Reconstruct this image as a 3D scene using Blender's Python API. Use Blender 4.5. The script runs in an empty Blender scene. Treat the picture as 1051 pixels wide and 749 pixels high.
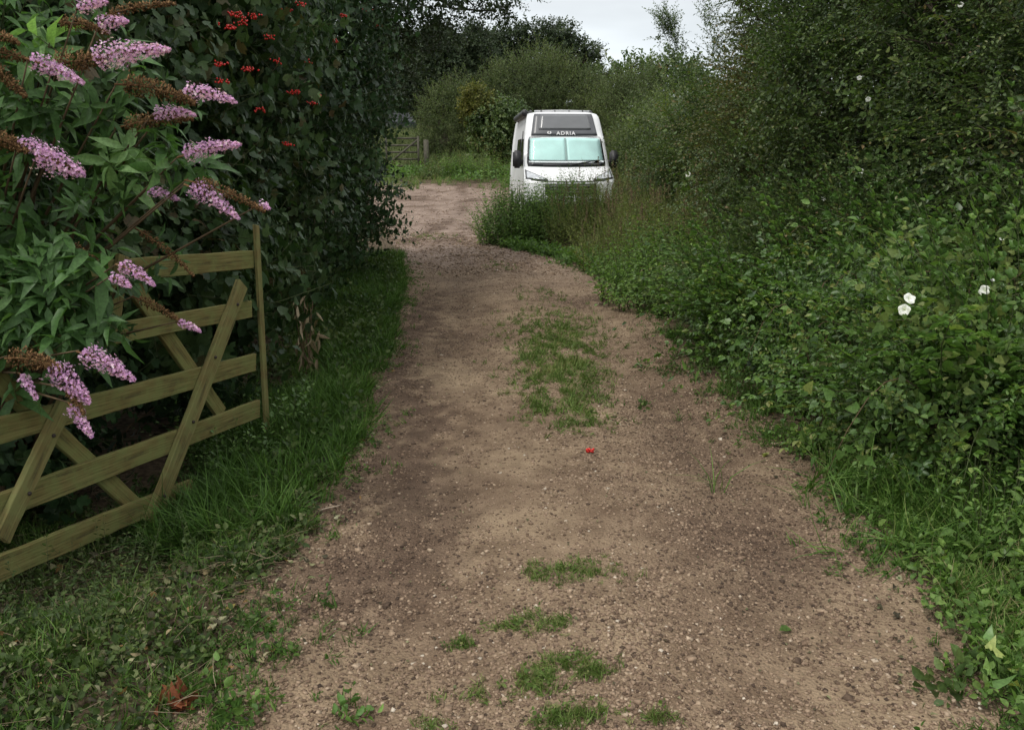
import bpy, bmesh, math, random
import numpy as np
from mathutils import Vector, Matrix
rs = np.random.RandomState(7)
random.seed(7)
C = bpy.context.scene.collection
R = math.radians

# ------------------------------------------------------------------ camera
CAM_H, F_PX, HOR = 1.6, 850.0, 165.0
W0, H0 = 1051.0, 749.0
PITCH = math.atan((H0/2-HOR)/F_PX)
cam_d = bpy.data.cameras.new('camera'); cam = bpy.data.objects.new('camera', cam_d); C.objects.link(cam)
cam.location = (0, 0, CAM_H); cam.rotation_euler = (math.pi/2-PITCH, 0, 0)
cam_d.sensor_width = 36; cam_d.lens = 36*F_PX/W0; cam_d.clip_end = 3000; cam_d.clip_start = .05
bpy.context.scene.camera = cam

# ------------------------------------------------------------------ sky, sun, exposure
SUN_EL, SUN_AZ = R(62), R(-125)          # azimuth from +Y towards +X: high, behind the camera on the left
w = bpy.data.worlds.new("World"); bpy.context.scene.world = w; w.use_nodes = True
nt = w.node_tree; N = nt.nodes; N.clear()
def nn(t, **k):
    n = N.new(t)
    for a, b in k.items(): setattr(n, a, b)
    return n
out = nn('ShaderNodeOutputWorld'); bg = nn('ShaderNodeBackground'); bg.inputs[1].default_value = .1
sky = nn('ShaderNodeTexSky'); sky.sky_type = 'NISHITA'; sky.sun_disc = False
sky.sun_elevation = SUN_EL; sky.sun_rotation = SUN_AZ
tc = nn('ShaderNodeTexCoord'); sep = nn('ShaderNodeSeparateXYZ'); nt.links.new(tc.outputs['Generated'], sep.inputs[0])
ramp = nn('ShaderNodeValToRGB')          # overcast: brightest overhead (colours are divided by the 0.1 strength below)
e = ramp.color_ramp.elements
e[0].position = 0; e[0].color = (.57, .605, .63, 1); e[1].position = 1; e[1].color = (1, 1, 1, 1)
a = e.new(.12); a.color = (.60, .64, .665, 1); a = e.new(.25); a.color = (.69, .715, .73, 1); a = e.new(.45); a.color = (.96, .96, .95, 1)
nt.links.new(sep.outputs['Z'], ramp.inputs[0])
mp = nn('ShaderNodeMapping'); mp.inputs['Scale'].default_value = (1.2, 1.2, 5); nt.links.new(tc.outputs['Generated'], mp.inputs[0])
noi = nn('ShaderNodeTexNoise'); noi.inputs['Scale'].default_value = 2.4; noi.inputs['Detail'].default_value = 4
nt.links.new(mp.outputs[0], noi.inputs['Vector'])
mr = nn('ShaderNodeMapRange'); mr.inputs[1].default_value = .3; mr.inputs[2].default_value = .7
mr.inputs[3].default_value = 7.9; mr.inputs[4].default_value = 11.8; nt.links.new(noi.outputs[0], mr.inputs[0])
vm = nn('ShaderNodeVectorMath', operation='SCALE'); nt.links.new(ramp.outputs[0], vm.inputs[0]); nt.links.new(mr.outputs[0], vm.inputs['Scale'])
mix = nn('ShaderNodeMix', data_type='RGBA'); mix.inputs[0].default_value = .93
nt.links.new(sky.outputs[0], mix.inputs[6]); nt.links.new(vm.outputs[0], mix.inputs[7])
nt.links.new(mix.outputs[2], bg.inputs[0]); nt.links.new(bg.outputs[0], out.inputs[0])

sd = bpy.data.lights.new('sun', 'SUN'); sun = bpy.data.objects.new('sun', sd); C.objects.link(sun)
sd.energy = 1.5; sd.angle = R(14); sd.color = (1, .96, .9)
sdir = Vector((math.sin(SUN_AZ)*math.cos(SUN_EL), math.cos(SUN_AZ)*math.cos(SUN_EL), math.sin(SUN_EL)))
sun.rotation_euler = sdir.to_track_quat('Z', 'Y').to_euler(); sun.location = (0, 0, 30)
vs = bpy.context.scene.view_settings
vs.view_transform = 'Standard'; vs.look = 'None'; vs.gamma = 1; vs.use_curve_mapping = False; vs.exposure = 0.6
cy = bpy.context.scene.cycles
cy.max_bounces = 6; cy.diffuse_bounces = 3; cy.glossy_bounces = 2; cy.transmission_bounces = 3; cy.transparent_max_bounces = 4
cy.use_denoising = True

# ------------------------------------------------------------------ picture <-> place
FW = np.array([0, math.cos(PITCH), -math.sin(PITCH)]); UP = np.array([0, math.sin(PITCH), math.cos(PITCH)])
def ray(px, py): return FW + np.array([1., 0, 0])*(px-W0/2)/F_PX + UP*(H0/2-py)/F_PX
def at(px, py, Y):
    r = ray(px, py); t = Y/r[1]
    return np.array([r[0]*t, Y, CAM_H+r[2]*t])

def sstep(a, b, x): t = np.clip((x-a)/(b-a), 0, 1); return t*t*(3-2*t)
def hash2(ix, iy, s=0):
    v = np.sin(ix*127.1+iy*311.7+s*74.7)*43758.5453
    return v-np.floor(v)
def vnoise(x, y, s=0):
    ix, iy = np.floor(x), np.floor(y); fx, fy = x-ix, y-iy
    fx, fy = fx*fx*(3-2*fx), fy*fy*(3-2*fy)
    a, b, c, d = hash2(ix, iy, s), hash2(ix+1, iy, s), hash2(ix, iy+1, s), hash2(ix+1, iy+1, s)
    return a+(b-a)*fx+(c-a)*fy+(a-b-c+d)*fx*fy
def fbm(x, y, s=0, o=4):
    r = 0; a = .5
    for k in range(o): r = r+a*vnoise(x*2**k, y*2**k, s+k); a *= .5
    return r

def lift(y):
    y = np.asarray(y, float)
    z = .0036*np.clip(y-12.5, 0, 15.5)**2+.085*np.clip(y-28, 0, 60)
    return z
def pt_ground(px, py):
    r = ray(px, py); Y = 3.0
    for _ in range(60):
        z = lift(Y); t = (z-CAM_H)/r[2] if r[2] < -1e-4 else 60
        Y = .5*Y+.5*min(max(r[1]*t, .5), 60)
    t = Y/r[1]; return np.array([r[0]*t, Y, float(lift(Y))])
LEFT = [(190, 760), (230, 690), (290, 600), (318, 530), (342, 480), (370, 430), (392, 370), (404, 320), (412, 285), (412, 262), (405, 240)]
RIGHT = [(1060, 760), (1008, 690), (952, 620), (905, 560), (882, 505), (830, 470), (765, 422), (715, 380), (690, 345), (650, 303), (605, 277), (550, 262), (500, 250), (482, 240)]
lp = np.array([pt_ground(*p) for p in LEFT]); rp = np.array([pt_ground(*p) for p in RIGHT])
ly = np.concatenate([[0, 1.2], lp[:, 1], [19, 20.5, 60]]); lx = np.concatenate([[-.85, -.85], lp[:, 0], [-2.9, -9, -9]])
ry = np.concatenate([[0, 1.2], rp[:, 1], [17.6, 18.4, 60]]); rx = np.concatenate([[1.36, 1.36], rp[:, 0], [-.4, 3.2, 3.6]])
def xl(y): y = np.asarray(y, float); return np.interp(y, ly, lx)+.22*(fbm(y*1.7, y*0, 5, 3)-.45)+.10*(vnoise(y*7, y*0, 6)-.5)
def xr(y): y = np.asarray(y, float); return np.interp(y, ry, rx)+.26*(fbm(y*1.5, y*0, 15, 3)-.45)+.12*(vnoise(y*6, y*0, 16)-.5)
def ground(x, y):
    x = np.asarray(x, float); y = np.asarray(y, float)
    z = lift(y)
    near = 1-sstep(17, 20, y)
    z = z-.20*sstep(.15, .8, xl(y)-x)*sstep(2.3, 3.2, y)*(1-sstep(6, 9, y))
    z = z+.35*sstep(.7, 1.8, xl(y)-x)*near*sstep(4, 8, y)
    z = z+.28*sstep(.4, 1.8, x-xr(y))*near
    c = (xl(y)+xr(y))/2
    inside = sstep(-.1, .25, x-xl(y))*sstep(-.1, .25, xr(y)-x)
    d = np.abs(x-c)
    z = z+inside*near*(.025*np.exp(-(d/.3)**2)-.03*np.exp(-((d-.72)/.25)**2))
    z = z+.03*(fbm(x*1.3, y*1.3, 3)-.5)+.012*(fbm(x*5, y*5, 9)-.5)
    z = z+.9*(fbm(x*.06, y*.06, 21)-.5)*sstep(30, 60, y)
    return z

# ------------------------------------------------------------------ mesh helpers
def link(name, me, parent=None, loc=None):
    o = bpy.data.objects.new(name, me); C.objects.link(o)
    if parent is not None: o.parent = parent
    if loc is not None: o.location = loc
    return o
def raw_mesh(name, v, flat, starts, mats, mi=None, attr=None, smooth=False):
    me = bpy.data.meshes.new(name)
    me.vertices.add(len(v)); me.vertices.foreach_set('co', np.ascontiguousarray(v, dtype=np.float32).ravel())
    me.loops.add(len(flat)); me.loops.foreach_set('vertex_index', np.ascontiguousarray(flat, dtype=np.int32))
    me.polygons.add(len(starts)); me.polygons.foreach_set('loop_start', np.ascontiguousarray(starts, dtype=np.int32))
    if mi is not None: me.polygons.foreach_set('material_index', np.ascontiguousarray(mi, dtype=np.int32))
    if smooth: me.polygons.foreach_set('use_smooth', np.ones(len(starts), dtype=bool))
    if attr is not None:
        at_ = me.attributes.new('v', 'FLOAT', 'FACE'); at_.data.foreach_set('value', np.ascontiguousarray(attr, dtype=np.float32))
    for m in mats: me.materials.append(m)
    me.update(calc_edges=True)
    return me
class Tpl:                                   # a little mesh to be repeated inside one mesh
    def __init__(s, v, faces, mi=None, lid=None):
        s.v = np.array(v, float); s.flat = np.array([i for f in faces for i in f], int)
        ln = np.array([len(f) for f in faces], int); s.starts = np.concatenate([[0], np.cumsum(ln)[:-1]])
        s.nf = len(faces); s.mi = np.zeros(s.nf, int) if mi is None else np.array(mi, int)
        s.lid = np.zeros(s.nf, int) if lid is None else np.array(lid, int); s.nl = int(s.lid.max())+1
class Acc:                                   # collects instances of templates
    def __init__(s): s.V = []; s.F = []; s.S = []; s.M = []; s.A = []; s.nv = 0; s.nl = 0
    def add(s, t, M, T, tone=None, jit=.35, moff=0):
        n = len(T)
        if n == 0: return
        v = np.einsum('nij,kj->nki', M, t.v)+T[:, None, :]
        k = len(t.v)
        s.V.append(v.reshape(-1, 3)); s.F.append((t.flat[None]+(np.arange(n)*k)[:, None]+s.nv).ravel())
        s.S.append((t.starts[None]+(np.arange(n)*len(t.flat))[:, None]+s.nl).ravel()); s.M.append(np.tile(t.mi+moff, n))
        if tone is None: tone = np.full(n, .5)
        r = (rs.rand(n, t.nl)-.5)*2*jit
        s.A.append(np.clip(tone[:, None]+r[:, t.lid], 0, 1).ravel())
        s.nv += n*k; s.nl += n*len(t.flat)
    def mesh(s, name, mats, smooth=False):
        return raw_mesh(name, np.concatenate(s.V), np.concatenate(s.F), np.concatenate(s.S), mats, np.concatenate(s.M), np.concatenate(s.A), smooth)
def norm(a): return a/(np.linalg.norm(a, axis=-1, keepdims=True)+1e-9)
def frames(D, spin=None):                    # matrices whose z axis is D
    D = norm(D); n = len(D)
    h = np.where(np.abs(D[:, 2:3]) > .9, np.array([[1., 0, 0]]), np.array([[0, 0, 1.]]))
    x = norm(np.cross(h, D)); y = np.cross(D, x)
    if spin is None: spin = rs.rand(n)*6.283
    c, s_ = np.cos(spin)[:, None], np.sin(spin)[:, None]
    return np.stack([x*c+y*s_, -x*s_+y*c, D], axis=2)
def tube_tpl(P, rad, k=6):
    P = np.array(P, float); v = []; f = []
    T = norm(np.gradient(P, axis=0)); Fm = frames(T, np.zeros(len(P)))
    ref = Fm[0][:, 0]
    for i, p in enumerate(P):
        x = ref-T[i]*np.dot(ref, T[i]); x = x/(np.linalg.norm(x)+1e-9); ref = x; y = np.cross(T[i], x)
        for j in range(k):
            a = 2*math.pi*j/k; v.append(p+rad[i]*(x*math.cos(a)+y*math.sin(a)))
    for i in range(len(P)-1):
        for j in range(k):
            f.append([i*k+j, i*k+(j+1) % k, (i+1)*k+(j+1) % k, (i+1)*k+j])
    f.append(list(range(k))[::-1]); f.append([(len(P)-1)*k+j for j in range(k)])
    return v, f
def tubes_mesh(name, lines, mat, k=6, smooth=True):
    a = Acc()
    for P, r in lines:
        v, f = tube_tpl(P, r, k); a.add(Tpl(v, f), np.eye(3)[None], np.zeros((1, 3)), np.array([.5]))
    return a.mesh(name, [mat], smooth)
def wob(p0, p1, n=6, amp=.06, sag=0.):
    p0, p1 = np.array(p0, float), np.array(p1, float); L = np.linalg.norm(p1-p0)
    t = np.linspace(0, 1, n)[:, None]
    P = p0+(p1-p0)*t; j = (rs.rand(n, 3)-.5)*2*amp*L; j[0] = 0; j[-1] = 0
    P = P+j; P[:, 2] += sag*L*4*(t*(1-t))[:, 0]
    return P
def box_tpl(): return None

def tag(o, label=None, cat=None, group=None, kind=None):
    if label: o['label'] = label
    if cat: o['category'] = cat
    if group: o['group'] = group
    if kind: o['kind'] = kind
    return o
def empty(name, loc, label, cat, group=None):
    o = bpy.data.objects.new(name, None); C.objects.link(o); o.location = [float(q) for q in loc]; o.empty_display_size = .2
    return tag(o, label, cat, group)
def under(me, loc):                          # mesh authored in world space -> local to an Empty at loc
    me.transform(Matrix.Translation(-Vector([float(q) for q in loc]))); return me

# ------------------------------------------------------------------ materials
def mat(name):
    m = bpy.data.materials.new(name); m.use_nodes = True
    b = m.node_tree.nodes['Principled BSDF']; return m, m.node_tree, b
def setramp(r, stops):
    e = r.color_ramp.elements
    while len(e) > 1: e.remove(e[-1])
    e[0].position = stops[0][0]; e[0].color = (*stops[0][1], 1)
    for p, c in stops[1:]:
        q = e.new(p); q.color = (*c, 1)
def leaf_mat(name, stops, rough=.5, trans=.22, spec=.16, back=1.35, gain=1.):
    stops = [(p, tuple(min(q*gain, .95) for q in c)) for p, c in stops]
    m, t, b = mat(name); n = t.nodes; L = t.links
    a = n.new('ShaderNodeAttribute'); a.attribute_name = 'v'
    r = n.new('ShaderNodeValToRGB'); setramp(r, stops); L.new(a.outputs['Fac'], r.inputs[0])
    g = n.new('ShaderNodeNewGeometry'); tcx = n.new('ShaderNodeTexCoord')
    no = n.new('ShaderNodeTexNoise'); no.inputs['Scale'].default_value = 90; no.inputs['Detail'].default_value = 2; L.new(tcx.outputs['Object'], no.inputs['Vector'])
    mr = n.new('ShaderNodeMapRange'); mr.inputs[1].default_value = .3; mr.inputs[2].default_value = .7; mr.inputs[3].default_value = .75; mr.inputs[4].default_value = 1.25; L.new(no.outputs[0], mr.inputs[0])
    k = n.new('ShaderNodeMath'); k.operation = 'MULTIPLY_ADD'; L.new(g.outputs['Backfacing'], k.inputs[0]); k.inputs[1].default_value = back-1; k.inputs[2].default_value = 1
    k2 = n.new('ShaderNodeMath'); k2.operation = 'MULTIPLY'; L.new(k.outputs[0], k2.inputs[0]); L.new(mr.outputs[0], k2.inputs[1])
    sc = n.new('ShaderNodeVectorMath'); sc.operation = 'SCALE'; L.new(r.outputs[0], sc.inputs[0]); L.new(k2.outputs[0], sc.inputs['Scale'])
    L.new(sc.outputs[0], b.inputs['Base Color']); b.inputs['Roughness'].default_value = rough; b.inputs['Specular IOR Level'].default_value = spec
    if trans > 0:
        tr = n.new('ShaderNodeBsdfTranslucent'); s2 = n.new('ShaderNodeVectorMath'); s2.operation = 'MULTIPLY'
        L.new(sc.outputs[0], s2.inputs[0]); s2.inputs[1].default_value = (1.5, 1.7, .8); L.new(s2.outputs[0], tr.inputs['Color'])
        mx = n.new('ShaderNodeMixShader'); mx.inputs[0].default_value = trans
        L.new(b.outputs[0], mx.inputs[1]); L.new(tr.outputs[0], mx.inputs[2]); L.new(mx.outputs[0], n['Material Output'].inputs[0])
    return m
def plain(name, col, rough=.5, metal=0., spec=.5, var=0., scale=8., bump=0.):
    m, t, b = mat(name); b.inputs['Roughness'].default_value = rough; b.inputs['Metallic'].default_value = metal; b.inputs['Specular IOR Level'].default_value = spec
    n = t.nodes; L = t.links
    tcx = n.new('ShaderNodeTexCoord'); no = n.new('ShaderNodeTexNoise'); no.inputs['Scale'].default_value = scale; no.inputs['Detail'].default_value = 5
    L.new(tcx.outputs['Object'], no.inputs['Vector']); r = n.new('ShaderNodeValToRGB')
    c = np.array(col); setramp(r, [(.3, tuple(c*(1-var))), (.7, tuple(np.minimum(c*(1+var), 1)))]); L.new(no.outputs[0], r.inputs[0]); L.new(r.outputs[0], b.inputs['Base Color'])
    if bump > 0:
        bu = n.new('ShaderNodeBump'); bu.inputs['Strength'].default_value = bump; bu.inputs['Distance'].default_value = .01; L.new(no.outputs[0], bu.inputs['Height']); L.new(bu.outputs[0], b.inputs['Normal'])
    return m
def wood_mat(name, cols, along):             # weathered timber, grain along a local axis
    m, t, b = mat(name); n = t.nodes; L = t.links
    tcx = n.new('ShaderNodeTexCoord'); mp = n.new('ShaderNodeMapping'); s = [95., 95., 95.]; s[along] = 4.5; mp.inputs['Scale'].default_value = s
    L.new(tcx.outputs['Object'], mp.inputs[0]); no = n.new('ShaderNodeTexNoise'); no.inputs['Scale'].default_value = 1.; no.inputs['Detail'].default_value = 7; L.new(mp.outputs[0], no.inputs['Vector'])
    no2 = n.new('ShaderNodeTexNoise'); no2.inputs['Scale'].default_value = 9; no2.inputs['Detail'].default_value = 6; no2.inputs['Roughness'].default_value = .7; L.new(tcx.outputs['Object'], no2.inputs['Vector'])
    r1 = n.new('ShaderNodeValToRGB'); setramp(r1, [(.27, cols[0]), (.47, cols[1]), (.75, cols[2])]); L.new(no.outputs[0], r1.inputs[0])
    r2 = n.new('ShaderNodeValToRGB'); setramp(r2, [(.42, (0, 0, 0)), (.60, (1, 1, 1))]); L.new(no2.outputs[0], r2.inputs[0])
    mx = n.new('ShaderNodeMix'); mx.data_type = 'RGBA'; L.new(r2.outputs[0], mx.inputs[0]); L.new(r1.outputs[0], mx.inputs[6])
    m2 = n.new('ShaderNodeMix'); m2.data_type = 'RGBA'; m2.inputs[0].default_value = .72; L.new(r1.outputs[0], m2.inputs[6]); m2.inputs[7].default_value = (*cols[3], 1)
    L.new(m2.outputs[2], mx.inputs[7]); L.new(mx.outputs[2], b.inputs['Base Color']); b.inputs['Roughness'].default_value = .85; b.inputs['Specular IOR Level'].default_value = .2
    bu = n.new('ShaderNodeBump'); bu.inputs['Strength'].default_value = .6; bu.inputs['Distance'].default_value = .006; L.new(no.outputs[0], bu.inputs['Height']); L.new(bu.outputs[0], b.inputs['Normal'])
    return m

def lane_mat():
    m, t, b = mat('gravel_dirt'); n = t.nodes; L = t.links
    tcx = n.new('ShaderNodeTexCoord')
    def noise(s, d=5, ro=.55):
        q = n.new('ShaderNodeTexNoise'); q.inputs['Scale'].default_value = s; q.inputs['Detail'].default_value = d; q.inputs['Roughness'].default_value = ro; L.new(tcx.outputs['Object'], q.inputs['Vector']); return q
    def mixc(f, a, c):
        x = n.new('ShaderNodeMix'); x.data_type = 'RGBA'
        L.new(f, x.inputs[0])
        if isinstance(a, tuple): x.inputs[6].default_value = (*a, 1)
        else: L.new(a, x.inputs[6])
        if isinstance(c, tuple): x.inputs[7].default_value = (*c, 1)
        else: L.new(c, x.inputs[7])
        return x.outputs[2]
    def rmp(src, a, c):
        r = n.new('ShaderNodeMapRange'); r.inputs[1].default_value = a; r.inputs[2].default_value = c; L.new(src, r.inputs[0]); return r.outputs[0]
    big = noise(1.1, 4); mid = noise(6, 5); fine = noise(70, 4, .7)
    at_ = n.new('ShaderNodeAttribute'); at_.attribute_name = 'dark'
    base = mixc(rmp(mid.outputs[0], .35, .65), (.128, .087, .056), (.225, .162, .107))
    base = mixc(rmp(big.outputs[0], .42, .62), base, mixc(rmp(mid.outputs[0], .3, .7), (.190, .138, .088), (.320, .240, .156)))
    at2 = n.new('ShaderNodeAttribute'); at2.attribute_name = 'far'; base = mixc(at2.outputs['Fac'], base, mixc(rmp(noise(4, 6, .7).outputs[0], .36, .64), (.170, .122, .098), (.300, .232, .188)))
    base = mixc(at_.outputs['Fac'], base, mixc(rmp(mid.outputs[0], .35, .65), (.068, .044, .031), (.122, .082, .057)))
    vo = n.new('ShaderNodeTexVoronoi'); vo.inputs['Scale'].default_value = 75; L.new(tcx.outputs['Object'], vo.inputs['Vector'])
    hs = n.new('ShaderNodeSeparateColor'); L.new(vo.outputs['Color'], hs.inputs[0])
    st = n.new('ShaderNodeValToRGB'); setramp(st, [(0, (.09, .065, .05)), (.3, (.20, .145, .105)), (.6, (.31, .235, .17)), (.85, (.40, .32, .25)), (1, (.52, .45, .37))]); L.new(hs.outputs[0], st.inputs[0])
    k = n.new('ShaderNodeMath'); k.operation = 'MULTIPLY'; L.new(rmp(vo.outputs['Distance'], .012, .004), k.inputs[0]); L.new(rmp(noise(9, 4).outputs[0], .35, .6), k.inputs[1])
    base = mixc(k.outputs[0], base, st.outputs[0])
    L.new(base, b.inputs['Base Color']); b.inputs['Roughness'].default_value = .92; b.inputs['Specular IOR Level'].default_value = .15
    ad = n.new('ShaderNodeMath'); ad.operation = 'MULTIPLY_ADD'; L.new(vo.outputs['Distance'], ad.inputs[0]); ad.inputs[1].default_value = -30; L.new(fine.outputs[0], ad.inputs[2])
    bu = n.new('ShaderNodeBump'); bu.inputs['Strength'].default_value = .45; bu.inputs['Distance'].default_value = .006; L.new(ad.outputs[0], bu.inputs['Height'])
    L.new(bu.outputs[0], b.inputs['Normal'])
    return m
M_LANE = lane_mat()
M_SOIL = plain('dark_soil', (.075, .056, .036), .95, 0, .1, .6, 26., 1.)
M_BARK = plain('bark', (.06, .048, .035), .9, 0, .15, .45, 14., .8)
M_TWIG = plain('green_twig', (.06, .075, .03), .7, 0, .2, .3, 20.)
M_OLIVE = plain('olive_stem', (.10, .10, .04), .8, 0, .2, .3, 20.)
M_BROWNSTEM = plain('brown_stem', (.10, .07, .04), .8, 0, .2, .3, 20.)
LM = {
 'viburnum': leaf_mat('berry_bush_leaf', [(0, (.013, .027, .010)), (.5, (.028, .054, .019)), (.85, (.050, .080, .028)), (1, (.065, .05, .025))], .5, .16, .2, gain=1.3),
 'ivy': leaf_mat('dark_hedge_leaf', [(0, (.012, .026, .010)), (.6, (.024, .052, .018)), (1, (.048, .085, .030))], .5, .14, .2, gain=1.2),
 'buddleia': leaf_mat('buddleia_leaf', [(0, (.026, .052, .018)), (.5, (.055, .115, .034)), (.85, (.12, .21, .07)), (1, (.17, .28, .11))], .45, .25, .25, gain=1.25),
 'bramble': leaf_mat('bramble_leaf', [(0, (.022, .046, .012)), (.5, (.047, .090, .021)), (.85, (.080, .132, .032)), (1, (.13, .140, .042))], .4, .24, .34, gain=1.6),
 'cover': leaf_mat('ground_cover_leaf', [(0, (.018, .032, .010)), (.5, (.040, .066, .018)), (.85, (.070, .100, .030)), (1, (.12, .13, .06))], .5, .2, gain=1.15),
 'nettle': leaf_mat('nettle_leaf', [(0, (.030, .056, .014)), (.5, (.060, .108, .024)), (1, (.105, .155, .04))], .5, .26, .2, gain=1.55),
 'weed': leaf_mat('dry_weed_leaf', [(0, (.040, .050, .016)), (.45, (.066, .090, .024)), (.8, (.095, .105, .034)), (1, (.125, .115, .045))], .6, .24, gain=1.9),
 'hedge': leaf_mat('hedge_leaf', [(0, (.018, .032, .011)), (.45, (.037, .060, .018)), (.8, (.060, .082, .025)), (.96, (.085, .088, .03)), (1, (.095, .068, .033))], .42, .2, .32, gain=1.75),
 'hedgebrown': leaf_mat('hedge_leaf_turning', [(0, (.024, .031, .011)), (.45, (.045, .052, .018)), (.75, (.066, .062, .024)), (1, (.095, .068, .034))], .55, .2, gain=1.75),
 'willow': leaf_mat('willow_leaf', [(0, (.032, .047, .018)), (.5, (.058, .080, .029)), (1, (.095, .115, .042))], .55, .22, gain=1.35),
 'yellow': leaf_mat('yellow_leaf', [(0, (.06, .075, .02)), (.5, (.13, .13, .03)), (1, (.22, .19, .05))], .55, .2),
 'oak': leaf_mat('oak_leaf', [(0, (.010, .017, .009)), (.6, (.024, .036, .017)), (1, (.042, .056, .025))], .5, .16, gain=1.7),
 'bright': leaf_mat('fresh_leaf', [(0, (.045, .085, .025)), (.5, (.075, .14, .035)), (1, (.12, .19, .05))], .5, .25),
 'bind': leaf_mat('bindweed_leaf', [(0, (.045, .075, .02)), (.5, (.075, .13, .032)), (1, (.13, .165, .045))], .45, .28),
 'grass': leaf_mat('grass_blade', [(0, (.020, .041, .009)), (.5, (.043, .090, .016)), (.85, (.080, .130, .030)), (1, (.18, .16, .08))], .5, .25, gain=1.15),
 'lanegrass': leaf_mat('short_grass', [(0, (.045, .065, .016)), (.5, (.075, .125, .026)), (.8, (.11, .155, .04)), (1, (.20, .18, .08))], .55, .2, gain=.95),
 'litter': leaf_mat('dead_leaf', [(0, (.025, .022, .014)), (.35, (.06, .055, .03)), (.6, (.10, .115, .05)), (.8, (.17, .165, .085)), (.93, (.28, .27, .17)), (1, (.20, .12, .045))], .6, .1),
 'rust': leaf_mat('rust_leaf', [(0, (.09, .032, .016)), (1, (.19, .065, .03))], .7, .1),
 'straw': leaf_mat('straw', [(0, (.11, .085, .05)), (.5, (.2, .155, .10)), (1, (.30, .25, .17))], .7, .2),
 'lilac': leaf_mat('lilac_floret', [(0, (.40, .20, .42)), (.45, (.64, .36, .65)), (.8, (.78, .52, .77)), (1, (.92, .80, .88))], .6, .3, .2, 1.),
 'spent': leaf_mat('spent_floret', [(0, (.045, .025, .013)), (.5, (.16, .088, .04)), (1, (.28, .17, .08))], .8, .1, .1, 1.),
 'seed': leaf_mat('seed_head', [(0, (.06, .05, .025)), (.5, (.12, .095, .05)), (1, (.19, .14, .08))], .8, .1, .1, 1.),
 'white': leaf_mat('white_petal', [(0, (.68, .70, .64)), (1, (.85, .86, .82))], .5, .3, .3, 1.),
 'field': leaf_mat('field_grass', [(0, (.05, .07, .025)), (.5, (.085, .11, .04)), (1, (.15, .15, .07))], .6, .2),
}
M_BERRY = plain('red_berry', (.55, .018, .012), .25, 0, .5, .2, 30.)

# ------------------------------------------------------------------ leaf and shoot templates
def leaf_ovate(l, w_, fold=.25, curl=.1):
    z1 = fold*w_*.5; c = -curl*l
    v = [(0, 0, 0), (-w_*.42, l*.32, z1), (-w_*.36, l*.66, z1+c*.3), (0, l, c), (w_*.36, l*.66, z1+c*.3), (w_*.42, l*.32, z1)]
    return v, [[0, 3, 2, 1], [0, 5, 4, 3]]
def leaf_lance(l, w_, fold=.3, curl=.25):
    v = [(0, 0, 0), (-w_*.4, l*.25, fold*w_*.4), (-w_*.45, l*.55, fold*w_*.4-curl*l*.25), (0, l, -curl*l), (w_*.45, l*.55, fold*w_*.4-curl*l*.25), (w_*.4, l*.25, fold*w_*.4), (0, l*.5, -curl*l*.18)]
    return v, [[0, 6, 2, 1], [6, 3, 2], [0, 5, 4, 6], [6, 4, 3]]
def leaf_lobed(l, w_, fold=.2, curl=.15):
    s = l; h = w_/2
    v = [(0, 0, 0), (-h*.55, s*.08, .01), (-h, s*.45, fold*h-curl*l*.2), (-h*.42, s*.52, fold*h*.4), (-h*.5, s*.8, fold*h*.3-curl*l*.4), (0, s, -curl*l),
         (h*.5, s*.8, fold*h*.3-curl*l*.4), (h*.42, s*.52, fold*h*.4), (h, s*.45, fold*h-curl*l*.2), (h*.55, s*.08, .01), (0, s*.5, 0)]
    return v, [[0, 10, 3, 2, 1], [10, 5, 4, 3], [0, 9, 8, 7, 10], [10, 7, 6, 5]]
def leaf_heart(l, w_, fold=.2, curl=.12):
    h = w_/2
    v = [(0, 0, 0), (-h*.45, -l*.16, .004), (-h, l*.12, fold*h), (-h*.6, l*.55, fold*h*.6-curl*l*.3), (0, l, -curl*l), (h*.6, l*.55, fold*h*.6-curl*l*.3), (h, l*.12, fold*h), (h*.45, -l*.16, .004), (0, l*.45, 0)]
    return v, [[0, 8, 3, 2, 1], [8, 4, 3], [0, 7, 6, 5, 8], [8, 5, 4]]
def shoot(leaf, n, L, lsz, elev=20, t0=.1, opp=False, taper=.6, stem=.0025, bend=.15, petiole=.02, rnd=None, nleaf=None, whorl=1):
    rnd = rnd or random
    V = []; F = []; MI = []; LID = []
    bx, by = rnd.uniform(-bend, bend)*L, rnd.uniform(-bend, bend)*L
    def P(t): return np.array([bx*t*t, by*t*t, L*t])
    sv, sf = tube_tpl([P(0), P(.5), P(1)], [stem, stem*.8, stem*.4], 3)
    V += [tuple(x) for x in sv]; F += sf; MI += [1]*len(sf); LID += [0]*len(sf)
    az = rnd.random()*6.28; lid = 1
    for i in range(n):
        t = t0+(1-t0)*(i/(max(n-1, 1)))
        if opp: az += math.pi/2
        else: az += 2.4
        for q in range(2 if opp else 1):
            a_ = az+q*math.pi+rnd.uniform(-.4, .4); el = R(elev+rnd.uniform(-28, 28)+25*t)
            d = np.array([math.cos(a_)*math.cos(el), math.sin(a_)*math.cos(el), math.sin(el)])
            up = np.array([rnd.uniform(-.35, .35), rnd.uniform(-.35, .35), 1.]); nrm = up-d*np.dot(up, d); nrm /= np.linalg.norm(nrm); sd_ = np.cross(d, nrm)
            k = (1-taper*t*t)*rnd.uniform(.7, 1.15)
            lv, lf = leaf
            o = P(t)+d*petiole; b0 = len(V)
            for x in lv:
                x = np.array(x)*lsz*k; V.append(tuple(o+sd_*x[0]+d*x[1]+nrm*x[2]))
            F += [[j+b0 for j in f] for f in lf]; MI += [0]*len(lf); LID += [lid]*len(lf); lid += 1
    return Tpl(V, F, MI, LID)
rr = random.Random(3)
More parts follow.
